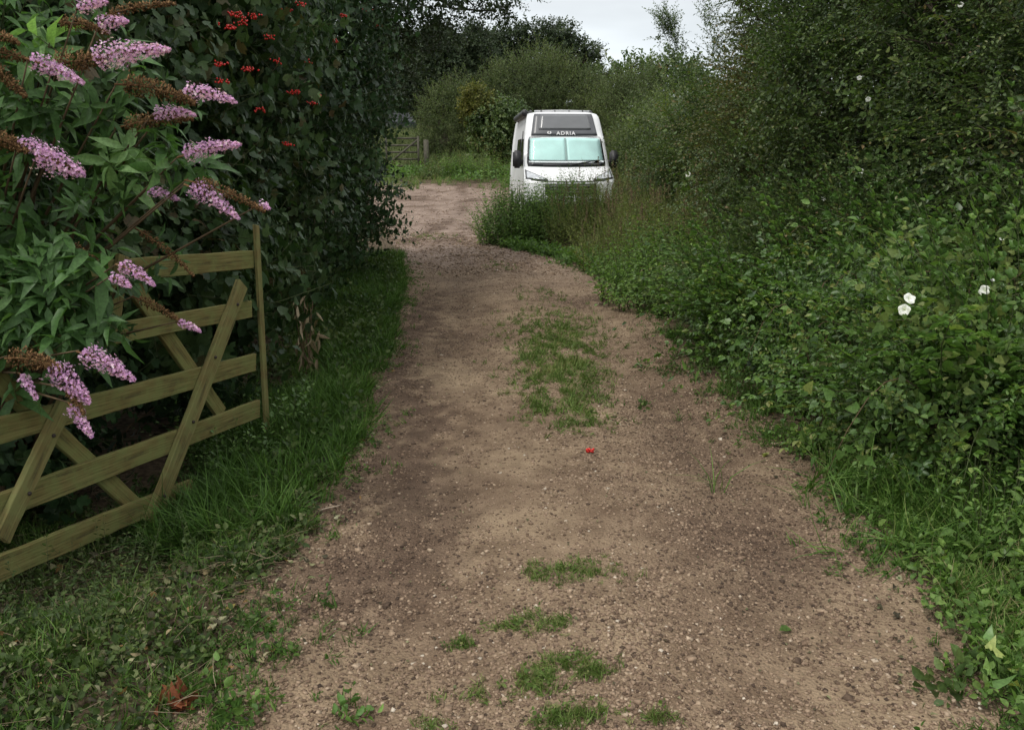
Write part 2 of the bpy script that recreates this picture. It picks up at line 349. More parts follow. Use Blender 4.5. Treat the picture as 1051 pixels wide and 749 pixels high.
def spray(leaf, n, L, lsz, sag=.35, stem=.003, rnd=None, jit=.35, three=False):
    V = []; F = []; MI = []; LID = []
    def P(t): return np.array([wig*t*t*L, -sag*L*t*t, L*(t-.18*sag*t*t)])
    wig = rnd.uniform(-.2, .2)
    sv, sf = tube_tpl([P(t) for t in (0, .25, .5, .75, 1)], [stem, stem*.9, stem*.75, stem*.55, stem*.3], 3); V += [tuple(x) for x in sv]; F += sf; MI += [1]*len(sf); LID += [0]*len(sf); lid = 1
    for i in range(n):
        t = .04+.96*(i+rnd.uniform(-.3, .3))/max(n-1, 1); t = min(max(t, 0), 1); T = P(min(t+.02, 1.02))-P(t); T /= np.linalg.norm(T); sd = 1 if i % 2 else -1
        for q in ((-1, 0, 1) if three else (0,)):
            ang = R((58 if t < .97 else 5)+rnd.uniform(-18, 18)+q*38); d = T*math.cos(ang)+np.array([sd*math.sin(ang), 0, 0]); d[1] += rnd.uniform(-.3, .22); d /= np.linalg.norm(d)
            up = np.array([rnd.uniform(-jit, jit), 1, rnd.uniform(-jit, jit)]); nr = up-d*np.dot(up, d); nr /= np.linalg.norm(nr); sx = np.cross(d, nr); k = rnd.uniform(.65, 1.15)*(1-.45*t*t); o = P(t)+np.array([sd, 0, 0])*(.016 if three else .004); b0 = len(V)
            for x in leaf[0]: x = np.array(x)*lsz*k; V.append(tuple(o+sx*x[0]+d*x[1]+nr*x[2]))
            F += [[j+b0 for j in f] for f in leaf[1]]; MI += [0]*len(leaf[1]); LID += [lid]*len(leaf[1]); lid += 1
    return Tpl(V, F, MI, LID)
SH = {
 'spray_bramble': [spray(leaf_ovate(1, .68, .3, .15), 15, rr.uniform(.7, 1.0), .066, rr.uniform(.3, .6), .003, rr, .3, True) for k in range(6)],
 'spray_hedge': [spray(leaf_ovate(1, .6, .25, .1), 26, rr.uniform(.6, .9), .05, rr.uniform(.15, .45), .003, rr) for k in range(6)],
 'spray_weed': [spray(leaf_lance(1, .24, .3, .2), 20, rr.uniform(.7, 1.0), .08, rr.uniform(.1, .4), .0025, rr) for k in range(5)],
 'buddtip': [shoot(leaf_lance(1, .3, .35, .5), 4, .16, .19, -12, .25, True, .3, .003, .15, .004, rr) for k in range(6)],
 'viburnum': [shoot(leaf_lobed(1, .95), 9, .42, .095, 5, .1, True if k % 2 else False, .4, .003, .25, .02, rr) for k in range(5)],
 'ivy': [shoot(leaf_lobed(1, .9, .25), 11, .38, .075, 5, .05, False, .4, .003, .3, .02, rr) for k in range(5)],
 'buddleia': [shoot(leaf_lance(1, .3), 7, .34, .15, 15, .2, True, .35, .003, .15, .005, rr) for k in range(5)],
 'bramble': [shoot(leaf_ovate(1, .68), 15, .42, .062, 15, .05, False, .35, .0028, .35, .02, rr) for k in range(6)],
 'nettle': [shoot(leaf_ovate(1, .55, .3, .25), 9, .6, .082, 10, .1, True, .65, .003, .12, .01, rr) for k in range(5)],
 'weed': [shoot(leaf_lance(1, .22), 16, .55, .07, 35, .05, False, .6, .0022, .15, .004, rr) for k in range(5)],
 'hedge': [shoot(leaf_ovate(1, .62), 15, .40, .056, 20, .05, False, .35, .003, .3, .01, rr) for k in range(6)],
 'hedgebig': [shoot(leaf_ovate(1, .66), 13, .50, .085, 20, .05, False, .35, .003, .3, .01, rr) for k in range(6)],
 'willow': [shoot(leaf_lance(1, .25), 16, .75, .12, 35, .05, False, .4, .004, .3, .01, rr) for k in range(5)],
 'oak': [shoot(leaf_ovate(1, .7), 14, .7, .17, 15, .0, False, .3, .006, .4, .01, rr) for k in range(5)],
 'low': [shoot(leaf_ovate(1, .75), 6, .12, .05, 15, .3, False, .3, .0015, .3, .01, rr) for k in range(5)],
 'bind': [shoot(leaf_heart(1, .85), 9, .6, .085, 0, .05, False, .4, .0018, .5, .03, rr) for k in range(5)],
}
def grass_tpl(n, h, w_, lean, rnd):
    V = []; F = []; LID = []
    for i in range(n):
        a_ = rnd.random()*6.28; r_ = rnd.random()**.5*.035*(h/.2)**.5; L = h*rnd.uniform(.5, 1.15); ln = lean*rnd.uniform(.15, 1.3); az = rnd.random()*6.28
        o = np.array([math.cos(a_)*r_, math.sin(a_)*r_, -.01]); d = np.array([math.cos(az), math.sin(az), 0]); s = np.array([-d[1], d[0], 0])*w_*.5*rnd.uniform(.7, 1.3)
        b0 = len(V)
        for t, k in ((0, 1), (.4, .95), (.75, .6), (1, 0)):
            p = o+d*L*ln*t*t+np.array([0, 0, 1])*L*(t-.45*min(ln, 1.4)*t*t)
            if k: V += [tuple(p-s*k), tuple(p+s*k)]
            else: V.append(tuple(p))
        F += [[b0, b0+1, b0+3, b0+2], [b0+2, b0+3, b0+5, b0+4], [b0+4, b0+5, b0+6]]; LID += [i]*3
    return Tpl(V, F, None, LID)
GR_LONG = [grass_tpl(14, .30, .006, .9, rr) for k in range(6)]
GR_MID = [grass_tpl(14, .15, .0045, .7, rr) for k in range(6)]
GR_SHORT = [grass_tpl(12, .05, .003, .8, rr) for k in range(6)]

# ------------------------------------------------------------------ plants
CAMP = np.array([0, 0, CAM_H])
def blob_pts(blobs, n, shell=.4, back=.7, zmin=None):
    B = np.array([[*b[:3], b[3], (b[4] if len(b) > 4 else b[3])] for b in blobs], float)   # x y z rxy rz
    p = (B[:, 3]*B[:, 4])**1.0; p = p/p.sum()
    m = int(n*3.2)
    i = rs.choice(len(B), m, p=p); d = norm(rs.randn(m, 3)); r = rs.rand(m)**shell
    P = B[i, :3]+d*(r[:, None])*np.stack([B[i, 3], B[i, 3], B[i, 4]], 1)
    keep = np.ones(m, bool)
    for b in B:
        q = (P-b[:3])/np.array([b[3], b[3], b[4]]); keep &= ~((q**2).sum(1) < .42)
    keep &= (P[:, 2] > ground(P[:, 0], P[:, 1])+.03)
    toc = norm(CAMP-P); facing = (d*toc).sum(1)
    keep &= (facing > -.15) | (rs.rand(m) > back)
    P, d = P[keep][:n], d[keep][:n]
    return P, d
def tone_at(P, s=1.4, amp=.5, seed=0):
    return .48+amp*(vnoise(P[:, 0]*3.1+P[:, 2]*2, P[:, 1]*3.1-P[:, 2]*2.3, seed+3)-.5)*.7+amp*(fbm(P[:, 0]*s+P[:, 2]*.7*s, P[:, 1]*s-P[:, 2]*1.1*s, seed, 3)-.45)*1.6
def foliage(acc, kind, P, D, scale=1., tone=None, jit=.3, sj=.35):
    n = len(P); v = rs.randint(len(SH[kind]), size=n); M = frames(D, rs.randn(n)*.35 if kind.startswith('spray') else None); S = scale*(1+(rs.rand(n)-.5)*2*sj)
    if tone is None: tone = tone_at(P)
    for k, t in enumerate(SH[kind]):
        q = v == k; acc.add(t, M[q]*S[q][:, None, None], P[q], tone[q], jit)
def bush(name, label, cat, base, blobs, n, kind, lmat, scale=1., group=None, upb=.5, twig=None, shell=.4, stems=True, seed=0, trunk_r=.04, stem_name='stem', fol_name='foliage', spikes=0, tone_amp=.5, back=.7, extra=None, out=1., mixk=None, gap=.32, gs=1.8):
    if group == 'tall hedge shrubs on the right of the lane': gap = .2
    if group == 'brambles on the right bank': gap = .25
    base = np.array([base[0], base[1], float(ground(base[0], base[1]))])
    if group == 'hedge shrubs on the left of the lane': blobs = [(b[0]+rs.uniform(-.1, .2), b[1]+rs.uniform(-.2, .2), b[2]+rs.uniform(-.2, .2), b[3]*rs.uniform(.8, 1.1)) for b in blobs]
    o = empty(name, base, label, cat, group)
    P, d = blob_pts(blobs, n, shell, back)
    gn = fbm(P[:, 0]*gs+seed, P[:, 1]*gs+P[:, 2]*gs*.8, seed+40, 3)+.35*vnoise(P[:, 2]*gs*1.3, P[:, 1]*gs, seed); kq = gn > np.quantile(gn, gap); P, d = P[kq], d[kq]
    ex_ = (rs.rand(len(P)) < .05)[:, None]; P = P+d*ex_*rs.rand(len(P), 1)*.28
    D = norm(d*out+np.array([0, 0, upb])+rs.randn(len(P), 3)*.35)
    a = Acc(); tn = tone_at(P, 1.4, tone_amp, seed)+.12*rs.randn(len(P)); pick = fbm(P[:, 0]*1.6+seed, P[:, 1]*1.6+P[:, 2]*1.3, seed+5, 3)+.16*rs.randn(len(P)); pick = np.argsort(np.argsort(pick))/max(len(P), 1); c0 = 0.
    for kd, fr, sc_ in (mixk or [(kind, 1., scale)]):
        q = (pick >= c0) & (pick < c0+fr+1e-6); c0 += fr; foliage(a, kd, P[q]-D[q]*.12*sc_, D[q], sc_, tn[q], .35, .45)
    if extra: extra(a)
    f = link(fol_name, under(a.mesh(fol_name, [lmat, twig or M_TWIG]), base), o)
    if stems:
        lines = []
        for b in blobs:
            c = np.array(b[:3], float); r0 = trunk_r*(.5+.5*min(b[3], 1.5))
            s0 = base+np.array([(rs.rand()-.5)*.02, (rs.rand()-.5)*.02, -.05])
            P0 = wob(s0, c, 7, .05); lines.append((P0, np.linspace(r0, r0*.35, 7)))
            for k in range(5):
                e_ = c+norm(rs.randn(3)+np.array([0, 0, .4]))*b[3]*.8; lines.append((wob(P0[4+k % 2], e_, 5, .06), np.linspace(r0*.4, r0*.1, 5)))
        if stem_name == 'cane' and group:
            for k in range(16):
                b = blobs[k % len(blobs)]; p0 = np.array([b[0]+rs.uniform(-.3, .3), b[1]+rs.uniform(-.3, .3), float(ground(b[0], b[1]))]); p1 = p0+np.array([rs.uniform(-.75, .15), rs.uniform(-.6, .3), rs.uniform(.1, .5)]); t_ = np.linspace(0, 1, 9)[:, None]
                Pc = p0+(p1-p0)*t_; Pc[:, 2] += (rs.uniform(.7, 1.15)*4*t_*(1-t_)*.55)[:, 0]; lines.append((np.vstack([base+np.array([0, 0, -.05]), Pc]), np.concatenate([[.006], np.linspace(.005, .0018, 9)])))
        link(stem_name, under(tubes_mesh(stem_name, lines, M_BROWNSTEM if stem_name == 'cane' else M_BARK, 5), base), o)
    return o

# ------------------------------------------------------------------ the setting: ground and lane
def grid_mesh(name, xs, ys, zf, mats):
    X, Y = np.meshgrid(xs, ys); Z = zf(X, Y); nx, ny = len(xs), len(ys)
    v = np.stack([X.ravel(), Y.ravel(), Z.ravel()], 1)
    i = (np.arange(ny-1)[:, None]*nx+np.arange(nx-1)[None]).ravel()
    f = np.stack([i, i+1, i+1+nx, i+nx], 1)
    return raw_mesh(name, v, f.ravel(), np.arange(len(f))*4, mats, smooth=True)
xs = np.concatenate([[-900, -400, -200, -100, -60, -40, -28, -20], np.arange(-15, -4, .6), np.arange(-4, 4.01, .1), np.arange(4.5, 15, .6), [20, 28, 40, 60, 100, 200, 400, 900]])
ys = np.concatenate([[-600, -200, -60, -20, -8], np.arange(-3, 20, .1), np.arange(20, 34, .35), np.arange(34, 90, 2), [95, 120, 180, 300, 600, 1500]])
def gz(X, Y): return ground(X, Y)-.06*(sstep(.02, .12, X-xl(Y))*sstep(.02, .12, xr(Y)-X)*(Y < 27.5)*(Y > -2.5))
tag(link('ground', grid_mesh('ground', xs, ys, gz, [M_SOIL])), kind='structure')
u = np.linspace(0, 1, 70); yy = np.concatenate([np.arange(-2, 20, .07), np.arange(20, 28.2, .2)])
U, Yg = np.meshgrid(u, yy)
Lw = xl(Yg)-.14; Rw = xr(Yg)+.14
Xg = Lw+(Rw-Lw)*U; Zg = ground(Xg, Yg)-.012*((U < .02) | (U > .98))
nx = len(u); i = (np.arange(len(yy)-1)[:, None]*nx+np.arange(nx-1)[None]).ravel(); fq = np.stack([i, i+1, i+1+nx, i+nx], 1)
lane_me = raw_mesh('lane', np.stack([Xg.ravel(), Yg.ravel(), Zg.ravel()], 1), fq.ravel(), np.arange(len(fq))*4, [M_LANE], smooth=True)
# hedge shade painted into the left wheel track; damper earth in the right hollow
def damp_and_shade(x, y):
    c = (xl(y)+xr(y))/2; n_ = .5*fbm(x*3, y*1.2, 31)+.5*fbm(x*15, y*9, 33)
    l = np.exp(-((x-(xl(y)+.36))/.42)**2)*sstep(2.2, 3.2, y)*(1-sstep(9, 12, y))
    r = np.exp(-(((x-1.02)/.33)**2+((y-3.25)/.55)**2))+.9*np.exp(-(((x-(xr(y)-.45))/.3)**2+((y-4.9)/1.2)**2))
    f_ = .7*np.exp(-(((x-.9)/.5)**2+((y-9.6)/.5)**2))+.6*np.exp(-(((x-.1)/1.)**2+((y-13.2)/.35)**2))
    tr = 0
    for q in (0, 1.5): xc = -1.2-q*.55+(y-17)*.22+.018*(y-17)**2*(1 if q == 0 else -1); tr = tr+.75*np.exp(-((x-xc)/.16)**2)*sstep(13, 17, y)
    tr = tr+.6*sstep(.5, .62, fbm(x*.7, y*1.4, 63))*sstep(14, 18, y)
    f_ = f_+tr
    return np.clip((.75*l+.6*r+f_)*sstep(.36, .52, n_)*1.35, 0, .85)
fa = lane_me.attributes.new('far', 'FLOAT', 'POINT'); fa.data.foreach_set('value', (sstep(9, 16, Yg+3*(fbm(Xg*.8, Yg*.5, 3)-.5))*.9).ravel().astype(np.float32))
da = lane_me.attributes.new('dark', 'FLOAT', 'POINT'); da.data.foreach_set('value', damp_and_shade(Xg, Yg).ravel().astype(np.float32))
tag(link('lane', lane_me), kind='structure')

# loose stones of the lane
def stone_tpl(rnd, flat):
    v = []
    for x in (-1, 1):
        for y in (-1, 1):
            for z in (-1, 1): v.append((x*rnd.uniform(.45, 1), y*rnd.uniform(.35, .9), z*rnd.uniform(.4, 1)*flat))
    return Tpl(v, [[0, 1, 3, 2], [4, 6, 7, 5], [0, 4, 5, 1], [2, 3, 7, 6], [0, 2, 6, 4], [1, 5, 7, 3]])
ST = [stone_tpl(rr, rr.uniform(.35, .7)) for k in range(14)]
M_STONE = leaf_mat('stone', [(0, (.050, .034, .024)), (.3, (.125, .084, .056)), (.55, (.215, .151, .103)), (.8, (.30, .222, .152)), (.95, (.37, .29, .21)), (1, (.46, .40, .32))], .85, 0, .2, 1.)
n = 330000
y = 1.3+(rs.rand(n)**1.9)*13; far_ = np.arange(n) < 22000; y = np.where(far_, 12+16*rs.rand(n), y); x = xl(y)-.12+(xr(y)-xl(y)+.24)*rs.rand(n)
den = .6*fbm(x*2.2, y*1.2, 77)+.4*fbm(x*9, y*6, 78); keep = rs.rand(n) < .22+2.6*np.clip(den-.38, 0, 1)+.7*damp_and_shade(x, y)*(x > 0)+.2*sstep(4.5, 2, y)
x, y, far_ = x[keep], y[keep], far_[keep]; n = len(x)
sz = .0022+.0075*rs.rand(n)**2.6+.011*(rs.rand(n) < .012)*rs.rand(n)
sz = np.where(far_, .008+.018*rs.rand(n)**2, sz); z = ground(x, y)+sz*.08
M = frames(np.array([0, 0, 1.])+rs.randn(n, 3)*.22)*sz[:, None, None]
tone = np.clip(.47+.22*rs.randn(n)-.22*damp_and_shade(x, y), 0, .98); v = rs.randint(len(ST), size=n); a = Acc()
for k, t in enumerate(ST): q = v == k; a.add(t, M[q], np.stack([x, y, z], 1)[q], tone[q], .05)
tag(link('loose_stones', a.mesh('loose_stones', [M_STONE])), 'loose brown and grey gravel stones scattered over the earth lane', 'gravel', None, 'stuff')

# ------------------------------------------------------------------ grass and ground cover
def sow(n, xf, yr, mask=None):
    y = yr[0]+(yr[1]-yr[0])*rs.rand(n); lo, hi = xf(y); x = lo+(hi-lo)*rs.rand(n)
    if mask is not None: k = rs.rand(n) < mask(x, y); x, y = x[k], y[k]
    return x, y
def plant_tpl(acc, tpls, x, y, scale=1., sj=.35, tone=None, jit=.3, lean=.2, dz=0.):
    n = len(x); P = np.stack([x, y, ground(x, y)+dz], 1); M = frames(np.array([0, 0, 1.])+rs.randn(n, 3)*lean)
    S = scale*(1+(rs.rand(n)-.5)*2*sj)
    if tone is None: tone = .5+.7*(fbm(x*2, y*2, 41)-.5)
    v = rs.randint(len(tpls), size=n)
    for k, t in enumerate(tpls): q = v == k; acc.add(t, M[q]*(S[q] if np.ndim(S) else S)[:, None, None], P[q], tone[q], jit)
# left verge: long grass from the gate's end along the hedge
a = Acc()
x, y = sow(5200, lambda y: (xl(y)-1.1, xl(y)+.05), (3.7, 14.5), lambda x, y: .12+.95*sstep(.36, .62, fbm(x*1.8, y*1.8, 8)+.25*sstep(.9, .3, xl(y)-x)))
plant_tpl(a, GR_MID, x, y, 1.0, .5, .42+.8*(fbm(x*2, y*2, 41)-.5), .3, .5)
x, y = sow(1300, lambda y: (xl(y)-.75, xl(y)-.1), (3.4, 5.6), lambda x, y: .15+.85*sstep(.34, .55, fbm(x*2.6, y*2.6, 28))); plant_tpl(a, GR_LONG, x, y, .7, .45, .4+.8*(fbm(x*2, y*2, 41)-.5), .3, .55)
x, y = sow(4600, lambda y: (xl(y)-2.2, xl(y)-.06), (1.6, 3.9), lambda x, y: .15+sstep(.34, .6, fbm(x*3, y*3, 12))*.85); plant_tpl(a, GR_MID, x, y, .72, .5, None, .4, .7)
tag(link('verge_grass', a.mesh('verge_grass', [LM['grass']])), 'dark green grass of the left verge below the gate and hedge', 'grass', None, 'stuff')
a = Acc()
x, y = sow(6500, lambda y: (xl(y)-2.2, xl(y)+.0), (1.6, 4.2), lambda x, y: .18+.8*sstep(.35, .6, fbm(x*2.5, y*2.5, 18)))
plant_tpl(a, SH['low'], x, y, .52, .65, None, .45, .7)
x, y = sow(3200, lambda y: (xl(y)-1.1, xl(y)-.02), (4.0, 14), lambda x, y: .2+.8*sstep(.4, .6, fbm(x*2, y*2, 38))); plant_tpl(a, SH['low'], x, y, .9, .6, None, .35, .6)
tag(link('verge_ground_cover', a.mesh('verge_ground_cover', [LM['cover'], M_TWIG])), 'small broad leaved ground cover plants on the left verge', 'ground cover', None, 'stuff')
# dead leaves and stalks along the left edge
LF = [Tpl(*leaf_ovate(1, .6, .4, .2)), Tpl(*leaf_ovate(1, .75, -.3, -.15)), Tpl(*leaf_lance(1, .35, .5, -.2)), Tpl(*leaf_heart(1, .8, .4, .2))]
def scatter_leaves(acc, x, y, size, tone=None, flat=.35, dz=.006, jit=.1):
    n = len(x); P = np.stack([x, y, ground(x, y)+dz], 1); M = frames(np.array([0, 0, 1.])+rs.randn(n, 3)*flat)*(size*(1+rs.rand(n)*.9-.45))[:, None, None]
    v = rs.randint(len(LF), size=n); tone = rs.rand(n) if tone is None else tone
    for k, t in enumerate(LF): q = v == k; acc.add(t, M[q], P[q], tone[q], jit)
a = Acc()
x, y = sow(4200, lambda y: (xl(y)-.6, xl(y)+.2), (1.6, 7.5), lambda x, y: np.exp(-((x-xl(y)+.12)/.2)**2)+.12); scatter_leaves(a, x, y, .025, rs.rand(len(x))**.8, .6, .016)
x, y = sow(3400, lambda y: (xl(y)-2., xl(y)-.1), (1.8, 4.0), None); scatter_leaves(a, x, y, .026, rs.rand(len(x))**1.1, .8, .045)
x, y = sow(1100, lambda y: (xl(y), xr(y)), (1.5, 11)); scatter_leaves(a, x, y, .012, rs.rand(len(x))*.9, .3, .006)
x, y = sow(900, lambda y: (xr(y)-.2, xr(y)+.25), (1.6, 8)); scatter_leaves(a, x, y, .022, rs.rand(len(x))**1.4, .5, .012)
tag(link('leaf_litter', a.mesh('leaf_litter', [LM['litter']])), 'fallen leaf litter strewn along both edges of the lane', 'leaf litter', None, 'stuff')
a = Acc()
STK = [Tpl(*tube_tpl(wob((-.5, 0, 0), (.5, 0, 0), 4, .07), [.010, .010, .008, .005], 4)) for k in range(5)]
x, y = sow(1500, lambda y: (xl(y)-1.9, xl(y)+.05), (1.9, 4.4), lambda x, y: .25+sstep(.4, .6, fbm(x*2, y*2, 55)))
n = len(x); th = rs.rand(n)*6.28; Dz = np.stack([np.cos(th), np.sin(th), (rs.rand(n)-.3)*.5], 1); Fm = frames(Dz, np.zeros(n)); Fm = np.stack([Fm[:, :, 2], Fm[:, :, 0], Fm[:, :, 1]], 2)*(.05+.11*rs.rand(n))[:, None, None]
P = np.stack([x, y, ground(x, y)+.03+.05*rs.rand(n)], 1); v = rs.randint(5, size=n); tn = rs.rand(n)
for k, t in enumerate(STK): q = v == k; a.add(t, Fm[q], P[q], tn[q], .1)
tag(link('dead_stalks', a.mesh('dead_stalks', [LM['straw']])), 'broken dry stalks lying among the ground cover under the gate', 'dead stalks', None, 'stuff')
# grass in the middle of the lane
PATCH = [(570, 350, 45, 26, 1), (583, 375, 40, 22, .9), (575, 410, 38, 16, .7), (580, 432, 42, 10, .5), (575, 593, 42, 8, 1.1), (525, 641, 20, 8, .8), (572, 645, 14, 7, .7), (548, 697, 24, 9, 1), (608, 694, 16, 8, .9), (572, 684, 18, 6, .8),
         (600, 742, 36, 12, 1.2), (450, 744, 16, 6, .8), (520, 712, 40, 8, .45), (515, 275, 16, 4, .5), (440, 243, 34, 3.5, .9), (470, 658, 10, 5, .6), (550, 300, 22, 6, .3), (680, 742, 16, 5, .4)]
a = Acc()
for (px, py, rx_, ry_, d_) in PATCH:
    n = int((60 if py > 450 else 150)*rx_*ry_/150*d_)+24
    q = rs.randn(n, 2)*.72; pts = np.array([pt_ground(px+rx_*s*(.8 if py < 450 else 1), py+ry_*t) for s, t in q]); pts = pts[fbm(pts[:, 0]*7, pts[:, 1]*4, 19)+.06*rs.randn(len(pts)) > (.36 if py < 450 else .42)]; n = len(pts)
    sc_ = .68 if py > 560 else 1.15
    plant_tpl(a, GR_SHORT, pts[:, 0], pts[:, 1], sc_, .55, .5+.9*(fbm(pts[:, 0]*5, pts[:, 1]*5, 23)-.45), .4, .6)
    m_ = int(n*.12); plant_tpl(a, SH['low'], pts[:m_, 0], pts[:m_, 1], .3, .5, np.full(m_, .6), .35, .6)
tag(link('lane_grass', a.mesh('lane_grass', [LM['lanegrass'], M_TWIG])), 'short trampled grass growing in the middle of the lane', 'grass', None, 'stuff')
# straggling tufts and creeping plants that blur both edges
a = Acc()
for f0, s_ in ((xl, -1), (xr, 1)):
    n = 1500; y = 1.5+rs.rand(n)**1.5*12; x = f0(y)+s_*(.05-.16*np.abs(rs.randn(n))); k = rs.rand(n) < sstep(.36, .6, fbm(y*2.2, y*0+s_, 91)+.12*rs.randn(n)); x, y = x[k], y[k]
    plant_tpl(a, GR_SHORT, x, y, 1.1, .5, None, .35, .5); h_ = len(x)//2; plant_tpl(a, SH['low'], x[:h_], y[:h_], .42, .5, None, .35, .7)
tag(link('edge_plants', a.mesh('edge_plants', [LM['grass'], M_TWIG])), 'straggling low grass and creeping plants along both lane edges', 'ground cover', None, 'stuff')
# right edge: low fresh plants and grass at the foot of the bank
a = Acc()
x, y = sow(3600, lambda y: (xr(y)+.10, xr(y)+.85), (1.6, 4.3), lambda x, y: .35+.65*sstep(.35, .6, fbm(x*2.4, y*2.4, 61))); plant_tpl(a, GR_MID, x, y, .8, .5, .6+.8*(fbm(x*3, y*3, 44)-.5), .4, .6)
x, y = sow(1500, lambda y: (xr(y)+.0, xr(y)+.5), (4.6, 12), lambda x, y: sstep(.4, .6, fbm(x*2, y*2, 66))); plant_tpl(a, GR_MID, x, y, .8, .45, None, .3, .4)
x, y = sow(4200, lambda y: (-9+0*y, 3+0*y), (25.6, 33), lambda x, y: (.2+.8*sstep(.35, .6, fbm(x*.9, y*.9, 71)))*sstep(26.2, 27.9, y+3.2*(fbm(x*.6, y*.3, 73)-.5))); plant_tpl(a, GR_LONG, x, y, .8, .6, .7+.6*(fbm(x, y, 44)-.5), .3, .4)
tag(link('bank_grass', a.mesh('bank_grass', [LM['grass']])), 'fine grass fringing the right edge of the lane', 'grass', None, 'stuff')
a = Acc()
x, y = sow(2600, lambda y: (xr(y)-.04, xr(y)+.55), (9.6, 13.6), lambda x, y: .15+.85*sstep(.36, .56, fbm(x*2.2, y*2.2, 83))); plant_tpl(a, SH['low'], x, y, 1.35, .6, None, .4, .6)
x, y = sow(420, lambda y: (xr(y)+.05, xr(y)+.4), (13.6, 15.6)); plant_tpl(a, SH['low'], x, y, 1.1, .6, None, .35, .6)
x, y = sow(900, lambda y: (-8+0*y, 2+0*y), (27.4, 31.5), lambda x, y: sstep(.4, .6, fbm(x*.8, y*.8, 81))); plant_tpl(a, SH['low'], x, y, 2.2, .5, None, .35, .4)
tag(link('fresh_ground_cover', a.mesh('fresh_ground_cover', [LM['bright'], M_TWIG])), 'bright green low plants at the foot of the right bank', 'ground cover', None, 'stuff')
a = Acc()
x, y = sow(1700, lambda y: (xr(y)+.02, xr(y)+.75), (1.6, 4.6)); plant_tpl(a, SH['low'], x, y, .6, .6, None, .4, .6)
tag(link('bank_ground_cover', a.mesh('bank_ground_cover', [LM['nettle'], M_TWIG])), 'small leafy plants among the grass at the near right edge', 'ground cover', None, 'stuff')
a = Acc()
x, y = sow(9000, lambda y: (-16+0*y, 4+0*y), (31, 62), None); plant_tpl(a, GR_LONG, x, y, 2., .5, None, .3, .4)
tag(link('field_grass', a.mesh('field_grass', [LM['field']])), 'pale rough grass of the sloping field beyond the far gate', 'grass', None, 'stuff')

# ------------------------------------------------------------------ left side: hedge, berry bush, buddleia, gate
GL = 'hedge shrubs on the left of the lane'
bush('berry_bush', 'tall dark lobed leaf bush with red berries behind the gate end', 'bush', (-3.0, 6.4),
     [(-2.95, 5.6, .9, 1.0), (-2.95, 6.8, .9, 1.05), (-2.95, 5.8, 2.1, 1.05), (-2.95, 7.0, 2.2, 1.05), (-2.9, 5.9, 3.2, 1.0), (-2.85, 7.1, 3.3, 1.0), (-2.9, 8.0, 1.0, 1.0), (-2.9, 8.1, 2.3, 1.05), (-2.8, 8.2, 3.5, 1.0), (-3.1, 6.5, 4.1, 1.0)],
     4600, 'viburnum', LM['viburnum'], 1.15, GL, .15, seed=1, shell=.3)
bush('dark_hedge', 'near black green hedge corner overhanging the left edge before the open gravel', 'hedge', (-3.0, 11),
     [(-2.95, 9.4, 1.0, 1.1), (-2.95, 10.8, 1.0, 1.1), (-2.95, 12.2, 1.0, 1.1), (-2.95, 13.4, 1.1, 1.0), (-2.9, 9.6, 2.3, 1.1), (-2.9, 11.0, 2.3, 1.1), (-2.9, 12.4, 2.3, 1.1), (-2.85, 13.6, 2.3, .95), (-2.8, 9.8, 3.6, 1.1), (-2.8, 11.3, 3.6, 1.1), (-2.85, 12.8, 3.5, 1.1), (-2.6, 13.3, 4.4, .9)],
     5600, 'ivy', LM['ivy'], 1.25, GL, .1, seed=2, shell=.3)
bush('hedge_shrub', 'dark shrub standing behind the lilac flowering bush at the left frame edge', 'bush', (-3.6, 4.4),
     [(-3.4, 3.6, .9, 1.0), (-3.4, 4.6, .9, 1.0), (-3.3, 3.6, 2.0, 1.0), (-3.2, 4.7, 2.1, 1.0), (-3.2, 4.0, 3.0, 1.0), (-3.0, 5.0, 3.1, .9)],
     2600, 'viburnum', LM['viburnum'], 1., GL, .15, seed=3, shell=.3)
bush('bramble', 'broad leaved bramble growing close behind the wooden gate', 'bramble', (-2.5, 4.4),
     [(-2.85, 3.4, .3, .45), (-2.75, 4.0, .3, .5), (-2.62, 4.6, .35, .5), (-2.5, 5.1, .4, .45), (-2.3, 5.6, .25, .35)],
     560, 'viburnum', LM['ivy'], .95, None, .3, seed=4, trunk_r=.012, stem_name='cane')
# overhanging tree
tb = np.array([-3.3, 14.6, float(ground(-3.3, 14.6))]); o = empty('overhanging_tree', tb, 'dark tree leaning over the lane above the left hedge, with sky showing through', 'tree')
blobs = [(*at(px, py, Y), r) for px, py, Y, r in ((392, 5, 13.2, .55), (420, 12, 13.5, .45), (398, 55, 13.6, .5), (430, -12, 13.4, .6), (462, 5, 13.8, .32), (488, 8, 13.9, .22), (380, -40, 13.4, .9), (440, -60, 13.6, .9), (500, -25, 13.9, .5), (425, 45, 14, .28), (525, 4, 14, .16), (510, 12, 14, .14))]
P, d = blob_pts(blobs, 1250, .6, .3); D = norm(d+np.array([.1, -.1, -.1])+rs.randn(len(P), 3)*.4); a = Acc(); foliage(a, 'hedgebig', P, D, .8, tone_at(P, 1.4, .4, 5))
link('crown', under(a.mesh('crown', [LM['oak'], M_BARK]), tb), o)
lines = [(wob(tb+np.array([0, 0, -.1]), (-2.9, 14.2, 5.2), 8, .03), np.linspace(.16, .09, 8))]
for b in blobs: lines.append((wob((-2.95, 14.2, 3.6+rs.rand()*1.4), b[:3], 6, .06, .05), np.linspace(.045, .012, 6)))
link('trunk', under(tubes_mesh('trunk', lines, M_BARK), tb), o)

